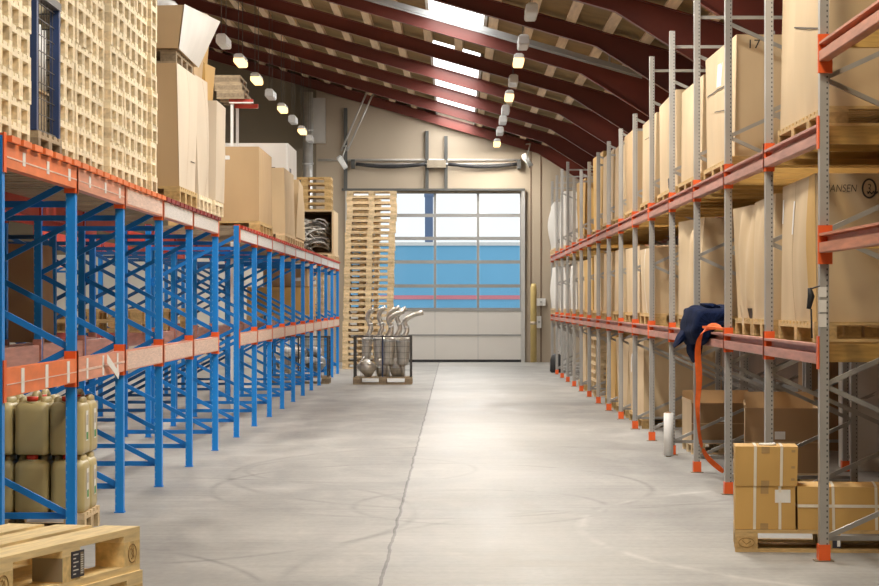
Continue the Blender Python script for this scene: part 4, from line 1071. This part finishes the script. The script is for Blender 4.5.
rbox(15, 60.8, 63.3, 1, 1.08, ('last white lower box', 'white leaning box at the far end of the lower level'), 79, 'card_white', 'wood_mid', bulge=.08, xf=2.26)
# floor level
rbox(5, 34.35, 36.95, 0, 1.13, ('wide tan carton on the floor', 'wide tan carton on the floor at the last tall grey post'), 81, 'card_pale', xf=2.40, ph=.14, extra=[('shipping_label', 'patch', 'paper', '-x', .6, .66, .55, .8)])
rbox(7, 37.6, 39.9, 0, 1.1, ('second floor carton', 'pale carton on the floor of the shorter grey run, first'), 82, 'card_pale', xf=2.40, ph=.14)
rbox(8, 40.5, 42.8, 0, 1.12, ('third floor carton', 'yellowish carton on the floor of the shorter grey run, second'), 83, 'card_yellow', xf=2.40, ph=.14)
rbox(10, 49.2, 51.6, 0, 1.13, ('far floor carton', 'cream carton on the floor beyond the stack of old pallets'), 84, 'card_pale', xf=2.38, ph=.14)
for i in range(7):
    pallet(2.95, 46.9, i * .144, R.uniform(-.05, .05), '%s old pallet of the stack on the floor under the shorter grey run' % (ORD[i + 1] if i < 6 else 'topmost'), 'old pallets under the grey racking', 1.1, 1.6, wood='wood_mid', parts=False)

# open cartons on small pallets under the first grey bays
def open_box(x0, x1, y0, y1, lab, seed, h=.56):
    base(x0, x1, y0, y1, 0, 'small pallet under the ' + lab[0], 'pallets under the open cartons', 'wood_mid', 3, .13, True)
    t = thing('open_carton', lab[1], 'box', ((x0 + x1) / 2, (y0 + y1) / 2, .132), 0, 'open cartons on the floor under the grey racking')
    hx, hy = (x1 - x0) / 2, (y1 - y0) / 2
    obj('front_panel', MB().box(-hx, hx, -hy, -hy + .012, 0, h).mesh('fp', 'card_dark'), t)
    obj('rear_panel', MB().box(-hx, hx, hy - .012, hy, 0, h + .10).mesh('rp', 'card'), t)
    for s in (-1, 1): obj('side_panel', MB().box(s * hx - (.012 if s > 0 else 0), s * hx + (0 if s > 0 else .012), -hy + .012, hy - .012, 0, h).mesh('sp', 'card_pale'), t)
    obj('box_floor', MB().box(-hx + .012, hx - .012, -hy + .012, hy - .012, 0, .01).mesh('bf', 'card_dark'), t)
    obj('inner_lid', MB().box(-hx + .012, hx - .012, -hy + .012, hy - .012, h - .08, h - .07).mesh('il', 'card'), t)
    obj('shipping_label', MB().box(-.06, .03, -hy - .002, -hy, h * .52, h * .64).mesh('sl', 'paper'), t)
    obj('tape_band', MB().box(-hx, hx, -hy - .0015, -hy, h * .46, h * .485).mesh('tb', 'card'), t)
    f = MB(); f.bar((-hx, -hy, h), (-hx - .05, -hy, h + .09), .9 * hy, .008, (0, 0, 1)); 
    for s in (-1, 1): obj('flap', MB().bar((s * hx, -hy + .02, h + .012), (s * hx, hy - .02, h + .012), .012, .03).mesh('fl', 'card_pale'), t)
open_box(2.50, 3.22, 28.52, 29.7, ('first open carton behind the orange strap', 'open topped brown carton on a small pallet behind the hanging orange strap'), 1, .41)
n_before = set(COL.objects)
open_box(2.57, 3.20, 23.3, 24.6, ('open carton behind the strapped boxes', 'open topped brown carton standing behind the yellow strapped boxes'), 2)

for o in [o for o in COL.objects if o not in n_before and o.parent is None]: o.rotation_euler.z -= .10
# ------------------------------------------------------------------ yellow boxes on the near pallet
px0 = 1.80; yb = 17.35; n_before = set(COL.objects)
pallet(px0 + .6, yb + .4, 0, 0, 'wooden pallet on the floor under the yellow strapped boxes', None, wood='wood_gold')
for bx in (-.5275,):
    pass
p = [o for o in COL.objects if o.get('label') == 'wooden pallet on the floor under the yellow strapped boxes'][0]
ringp = [(-.5275 + .05 * math.cos(k * math.pi / 12), -.4012, .061 + .030 * math.sin(k * math.pi / 12)) for k in range(25)]
obj('brand_ring', MB().tube(ringp, .002, 5, False).mesh('ring', 'ink'), p)
obj('brand_mark', MB().tube([(-.555, -.4012, .075), (-.53, -.4012, .05), (-.50, -.4012, .07)], .002, 5).mesh('brand_mark_print', 'ink'), p)
s_ = obj('sticker', MB().box(.02, .075, -.4025, -.4005, .03, .10).mesh('sticker', 'label_dark'), p); obj('sticker_panel', MB().box(.05, .07, -.4035, -.4025, .04, .09).mesh('spn', 'paper'), s_)
def ybox(x0, x1, y0, y1, z0, z1, lab, seed, vstr, hstr=None, extra=()):
    ex = list(extra)
    for a in vstr:
        ex.append(('strap', 'patch', 'strap_white', '-y', a, a + .018 / (x1 - x0), 0, 1, .003)); ex.append(('strap', 'patch', 'strap_white', '+z', a, a + .018 / (x1 - x0), 0, 1, .003))
    if hstr is not None:
        ex.append(('strap', 'patch', 'strap_white', '-y', 0, 1, hstr, hstr + .02 / (z1 - z0), .005)); ex.append(('strap', 'patch', 'strap_white', '-x', 0, 1, hstr, hstr + .02 / (z1 - z0), .005))
    return carton(x0, x1, y0, y1, z0, z1, lab, seed, 'card_yellow', 'yellow strapped boxes', .006, .006, .004, extra=ex)
z0 = .146
tapes = [('tape', 'patch', 'tape', '-y', .42, .55, .83, 1.0), ('tape', 'patch', 'tape', '-y', .42, .55, 0.0, .14)]
ybox(px0, px0 + .385, yb + .01, yb + .44, z0, z0 + .275, 'yellow strapped box with a white label, under another box', 91, (.30, .72), None, tapes + [('shipping_label', 'patch', 'paper', '-y', .66, .92, .62, .92)])
ybox(px0, px0 + .395, yb + .0, yb + .44, z0 + .279, z0 + .53, 'yellow strapped box, topmost on the near pallet', 92, (.30, .72), None, tapes + [('corner_tape', 'patch', 'tape', '-y', .90, .96, .86, .92), ('corner_tape', 'patch', 'tape', '-y', .90, .96, .45, .51), ('corner_tape', 'patch', 'tape', '-y', .90, .96, .14, .2)])
ybox(px0 + .40, px0 + 1.18, yb + .01, yb + .5, z0, z0 + .275, 'long yellow box with white straps beside the two stacked boxes', 93, (.28, .63), .52, [])
rg = tag(obj('tape_ring', MB().tube([(.05 * math.cos(k * math.pi / 12), .05 * math.sin(k * math.pi / 12), .006) for k in range(25)], .008, 6, False).mesh('tape_ring', 'white'), None, (px0 + .21, yb + .13, z0 + .534)),
         'flat white tape ring lying on the topmost yellow box', 'tape ring')

ta = -.088
for o in [o for o in COL.objects if o not in n_before and o.parent is None]:      # the whole load stands a little askew
    dx, dy = o.location.x - px0, o.location.y - yb
    o.location.x = px0 + dx * math.cos(ta) - dy * math.sin(ta); o.location.y = yb + dx * math.sin(ta) + dy * math.cos(ta)
    o.rotation_euler.z += ta
# ------------------------------------------------------------------ jacket and strap over the lower grey beam
def cloth(name, grid, mat_, parent, th=.012):
    m = MB(); nj = len(grid); ni = len(grid[0])
    for r in grid: m.v += [tuple(q) for q in r]
    for j in range(nj - 1):
        for i in range(ni - 1):
            m.f.append((j * ni + i, j * ni + i + 1, (j + 1) * ni + i + 1, (j + 1) * ni + i)); m.sm.append(True)
    o = obj(name, m.mesh(name, mat_), parent)
    s = o.modifiers.new('thick', 'SOLIDIFY'); s.thickness = th
    u = o.modifiers.new('sub', 'SUBSURF'); u.levels = 1; u.render_levels = 2
    return o
jk = thing('jacket', 'navy blue jacket thrown over the lower grey racking beam and post', 'jacket', (2.25, 24.7, 1.35))
def jp(px, py): return ((px - CX) / 108.9 - 2.25, EYE + (CY - py) / 108.9 - 1.35)
def lump(nm, outline, y0, y1, seed, ns=9, amp=.035):
    P = [jp(*q) for q in outline]; m = 4; ring0 = []
    for i in range(len(P)):
        a, b = P[i], P[(i + 1) % len(P)]
        for k in range(m): ring0.append((a[0] + (b[0] - a[0]) * k / m, a[1] + (b[1] - a[1]) * k / m))
    cxm = sum(p[0] for p in ring0) / len(ring0); czm = sum(p[1] for p in ring0) / len(ring0); rings = []
    for j in range(ns + 1):
        f = j / ns; sc = .55 + .45 * math.sin(math.pi * min(1, max(0, .12 + f * .76))); y = y0 + (y1 - y0) * f; r = []
        for i, (x, z) in enumerate(ring0):
            d = mnoise.noise(Vector((x * 14 + seed, f * 5, z * 9))) * amp + .014 * math.sin(x * 60 + z * 38 + seed + f * 3)
            r.append((cxm + (x - cxm) * (sc + d * 3), y + d, czm + (z - czm) * (sc + d * 3) ))
        rings.append(r)
    b = MB(); b.loft(rings); o = obj(nm, b.mesh(nm, 'navy'), jk)
    u = o.modifiers.new('sub', 'SUBSURF'); u.levels = 1; u.render_levels = 1
    return o
lump('body', [(683, 309), (692, 305), (708, 306), (723, 304), (724, 327), (711, 327), (702, 334), (696, 346), (684, 344), (679, 330)], -1.05, .62, 1)
lump('sleeve', [(684, 318), (692, 322), (688, 332), (680, 342), (671, 348), (673, 340), (679, 330)], -.42, .10, 2, 7)
lump('sleeve', [(686, 326), (698, 328), (699, 342), (696, 357), (690, 362), (684, 352), (683, 338)], -.55, .0, 3, 7)
lump('collar', [(694, 303), (706, 303), (714, 306), (706, 311), (696, 310)], -.8, -.2, 4, 6, .01)

so = thing('ratchet_strap', 'orange webbing strap hanging from the beam beside the jacket down to the floor', 'strap', (2.23, 23.25, 0))
def ribbon(name, pts, wv, mt, par):
    g = []
    for (p, w_) in pts: g.append([(p[0] - w_[0] * .72, p[1] - w_[1], p[2] - w_[2]), p, (p[0] + w_[0] * .72, p[1] + w_[1], p[2] + w_[2])])
    return cloth(name, g, mt, par, .004)
def px_pt(px, py, Y): return (ground_x(px, Y) - 2.23, Y - 23.25, height(py, Y))
S = [((722, 328, 23.0), (.0, .03, .02)), ((714, 325, 23.1), (.0, .02, .03)), ((705, 328, 23.15), (.02, .02, .03)), ((699, 336, 23.2), (.035, .02, .01)), ((697, 352, 23.2), (.04, .02, 0)), ((699, 372, 23.2), (.045, .0, 0)),
     ((699, 390, 23.2), (.035, .02, 0)), ((697, 402, 23.22), (.03, -.03, 0)), ((698, 420, 23.25), (.024, .03, .0)), ((699, 436, 23.3), (.022, .02, .01)), ((702, 448, 23.4), (.02, .02, .012))]
ribbon('band', [(px_pt(*a), w_) for a, w_ in S], None, 'strap_orange', so)
S2 = [((702, 448, 23.4), (.02, .02, .012)), ((707, 458, 23.6), (.02, .01, .02)), ((715, 465, 23.7), (.012, 0, .025)), ((724, 472, 23.8), (.01, 0, .025))]
ribbon('tail', [((lambda q: (q[0], q[1], max(q[2], .03)))(px_pt(*a)), w_) for a, w_ in S2], None, 'strap_orange', so)
obj('loop', MB().bar(px_pt(726, 329, 22.72), px_pt(705, 327, 23.15), .05, .02).mesh('loop', 'strap_orange'), so)
rl = thing('film_roll', 'white roll standing on the floor in front of a grey post', 'roll', (ground_x(668.5, 28.1), 28.1, 0))
obj('film', MB().tube([(0, 0, .012), (0, 0, .455)], .05, 20).mesh('film', 'white'), rl)
obj('core', MB().tube([(0, 0, 0), (0, 0, .468)], .028, 14).mesh('core', 'card_dark'), rl)
# narrow tool hanging at the post of the scribbled carton
tg = thing('tag_tool', 'dark handled knife hanging with white tags on the first grey post', 'tool', (RF, 16.66, 0))
obj('handle', MB().tube([(-.10, -.02, height(288, 16.7)), (-.09, -.02, height(296, 16.7)), (-.105, -.02, height(309, 16.7))], [.012, .022, .014], 8).mesh('handle', 'black'), tg)
obj('cord', MB().tube([(-.09, -.02, height(309, 16.7)), (-.085, -.02, height(338, 16.7))], .006, 6).mesh('cord', 'black'), tg)
obj('hook', MB().bar((-.095, -.02, height(289, 16.7)), (-.03, .045, height(286, 16.7)), .008, .008).mesh('hook', 'wire'), tg)
for y0, y1 in ((287, 297), (300, 312), (314, 327)):
    obj('paper_tag', MB().box(-.037, .012, .0305, .0335, height(y1, 16.7), height(y0, 16.7)).mesh('tag', 'paper'), tg)

# ------------------------------------------------------------------ behind the grey racking
def stand(name, x0, x1, y0, y1, z1, label, m, cat, seed):
    t, c = carton(x0, x1, y0, y1, .002, z1, label, seed, m, 'things behind the grey racking', .01, .01, .004, name=name, cat=cat, n=6); return t, c
t, c = stand('tall_carton', 3.95, 4.6, 23.0, 24.0, 1.9, 'tall brown carton standing behind the first grey bays', 'card', 'box', 101)
t, c = stand('white_cabinet', 3.75, 4.35, 25.6, 26.4, 1.15, 'pale cabinet standing in the dark behind the grey racking', 'card_white', 'cabinet', 102)
obj('door', c.patch('-y', .04, .96, .05, .6, .012).mesh('door', 'wall_white'), t); obj('door', c.patch('-y', .04, .96, .63, .97, .012).mesh('door', 'wall_white'), t)
t, c = stand('dark_cabinet', 3.85, 4.6, 29.2, 30.3, 1.75, 'dark brown cabinet further back behind the grey racking', 'card_dark', 'cabinet', 103)
bg = thing('refuse_sack', 'black refuse sack on the floor at the far end of the grey racking', 'bag', (ground_x(556.5, 62.2), 62.2, 0))
b = MB(); rs = []
for z, s in ((.0, .8), (.04, .98), (.2, 1.0), (.30, .95), (.38, .75), (.43, .4)):
    rs.append([(p[0] * (1 + .08 * math.sin(i * 1.3 + z * 20)), p[1] * (1 + .08 * math.cos(i * 1.9 + z * 15)), z) for i, p in enumerate(rrect(.15 * s, .2 * s, .1 * s, z, 4))])
b.loft(rs); obj('sack', b.mesh('sack', 'black'), bg); obj('knot', MB().tube([(0, 0, .41), (.01, 0, .46), (.03, 0, .5)], [.03, .02, .045], 8).mesh('knot', 'black'), bg)
bp = thing('leaning_sheet', 'pale blue white panel standing behind the black sack', 'panel', (2.62, 63.9, 0))
obj('sheet', MB().box(-.22, .22, 0, .04, .0, 1.1).mesh('sheet', 'white'), bp); obj('edge_strip', MB().box(-.24, .24, -.01, .05, 1.1, 1.14).mesh('strip', 'alu'), bp)

# ------------------------------------------------------------------ light
world = bpy.data.worlds.new('daylight'); scn.world = world; world.use_nodes = True
wn = world.node_tree; bgn = [n for n in wn.nodes if n.type == 'BACKGROUND'][0]
tc = wn.nodes.new('ShaderNodeTexCoord'); sp = wn.nodes.new('ShaderNodeSeparateXYZ'); rp = wn.nodes.new('ShaderNodeValToRGB')
wn.links.new(tc.outputs['Generated'], sp.inputs[0]); wn.links.new(sp.outputs['Z'], rp.inputs[0]); wn.links.new(rp.outputs[0], bgn.inputs[0])
rp.color_ramp.elements[0].color = (.80, .83, .84, 1); rp.color_ramp.elements[1].color = (.85, .90, .95, 1)
bgn.inputs[1].default_value = 1.35

def area(x, y, z, sx, sy, power, col, rot=(0, 0, 0), nm='hall_lamp_and_fill'):
    l = bpy.data.lights.new(nm, 'AREA'); l.shape = 'RECTANGLE'; l.size = sx; l.size_y = sy; l.energy = power; l.color = col
    o = bpy.data.objects.new(nm, l); COL.objects.link(o); o.location = (x, y, z); o.rotation_euler = rot; return o
TUNG = (1.0, .82, .56); WARM = (1.0, .94, .84); DAY = (1.0, .98, .95)
# the two rows of lamps run on over the viewer's head; every lamp row lights the aisle
for i in range(11): area(1.11, 35.2 - 4.1 * i, 5.75, .3, 1.2, 135 if i < 5 else 80, WARM if i < 5 else TUNG)
for i in range(3): area(-3.84, 41.0 - 3.9 * i, 5.85, .3, 1.2, 90, WARM)
for hp, lit in rightrow:
    if lit: area(1.11, F * 4.2 / hp, 5.72, .2, 1.2, 110, WARM)
for hp, lit in leftrow:
    if lit: area(-3.84, F * 4.3 / hp, 5.82, .2, 1.2, 97, WARM)
for k in sorted(SKY):      # daylight falling in through each skylight
    y = (FR[k] + FR[k + 1]) / 2; o = area(.02, y, ztop(0) + .0, .9, 4.6, 130, DAY, (0, math.atan(SL), 0), 'skylight_daylight')
for i in range(7): area(-6.6, 28 + 6.5 * i, 6.9, .3, 1.2, 110, WARM)  # added fill row without fixtures, brightens the space behind the blue racking

# ------------------------------------------------------------------ camera
cam = bpy.data.cameras.new('camera'); co = bpy.data.objects.new('camera', cam); COL.objects.link(co)
co.location = (0, 0, EYE); co.rotation_euler = (math.pi / 2, 0, 0)
cam.sensor_width = 36; cam.lens = 36 * F / 879
cam.shift_x = -(CX - 439.5) / 879; cam.shift_y = (CY - 293) / 879
cam.clip_start = .1; cam.clip_end = 500
scn.camera = co
scn.view_settings.view_transform = 'Standard'; scn.view_settings.look = 'None'; scn.view_settings.gamma = 1; scn.view_settings.use_curve_mapping = False
scn.view_settings.exposure = 0.12
scn.cycles.use_denoising = True; scn.cycles.max_bounces = 8; scn.cycles.sample_clamp_indirect = 8
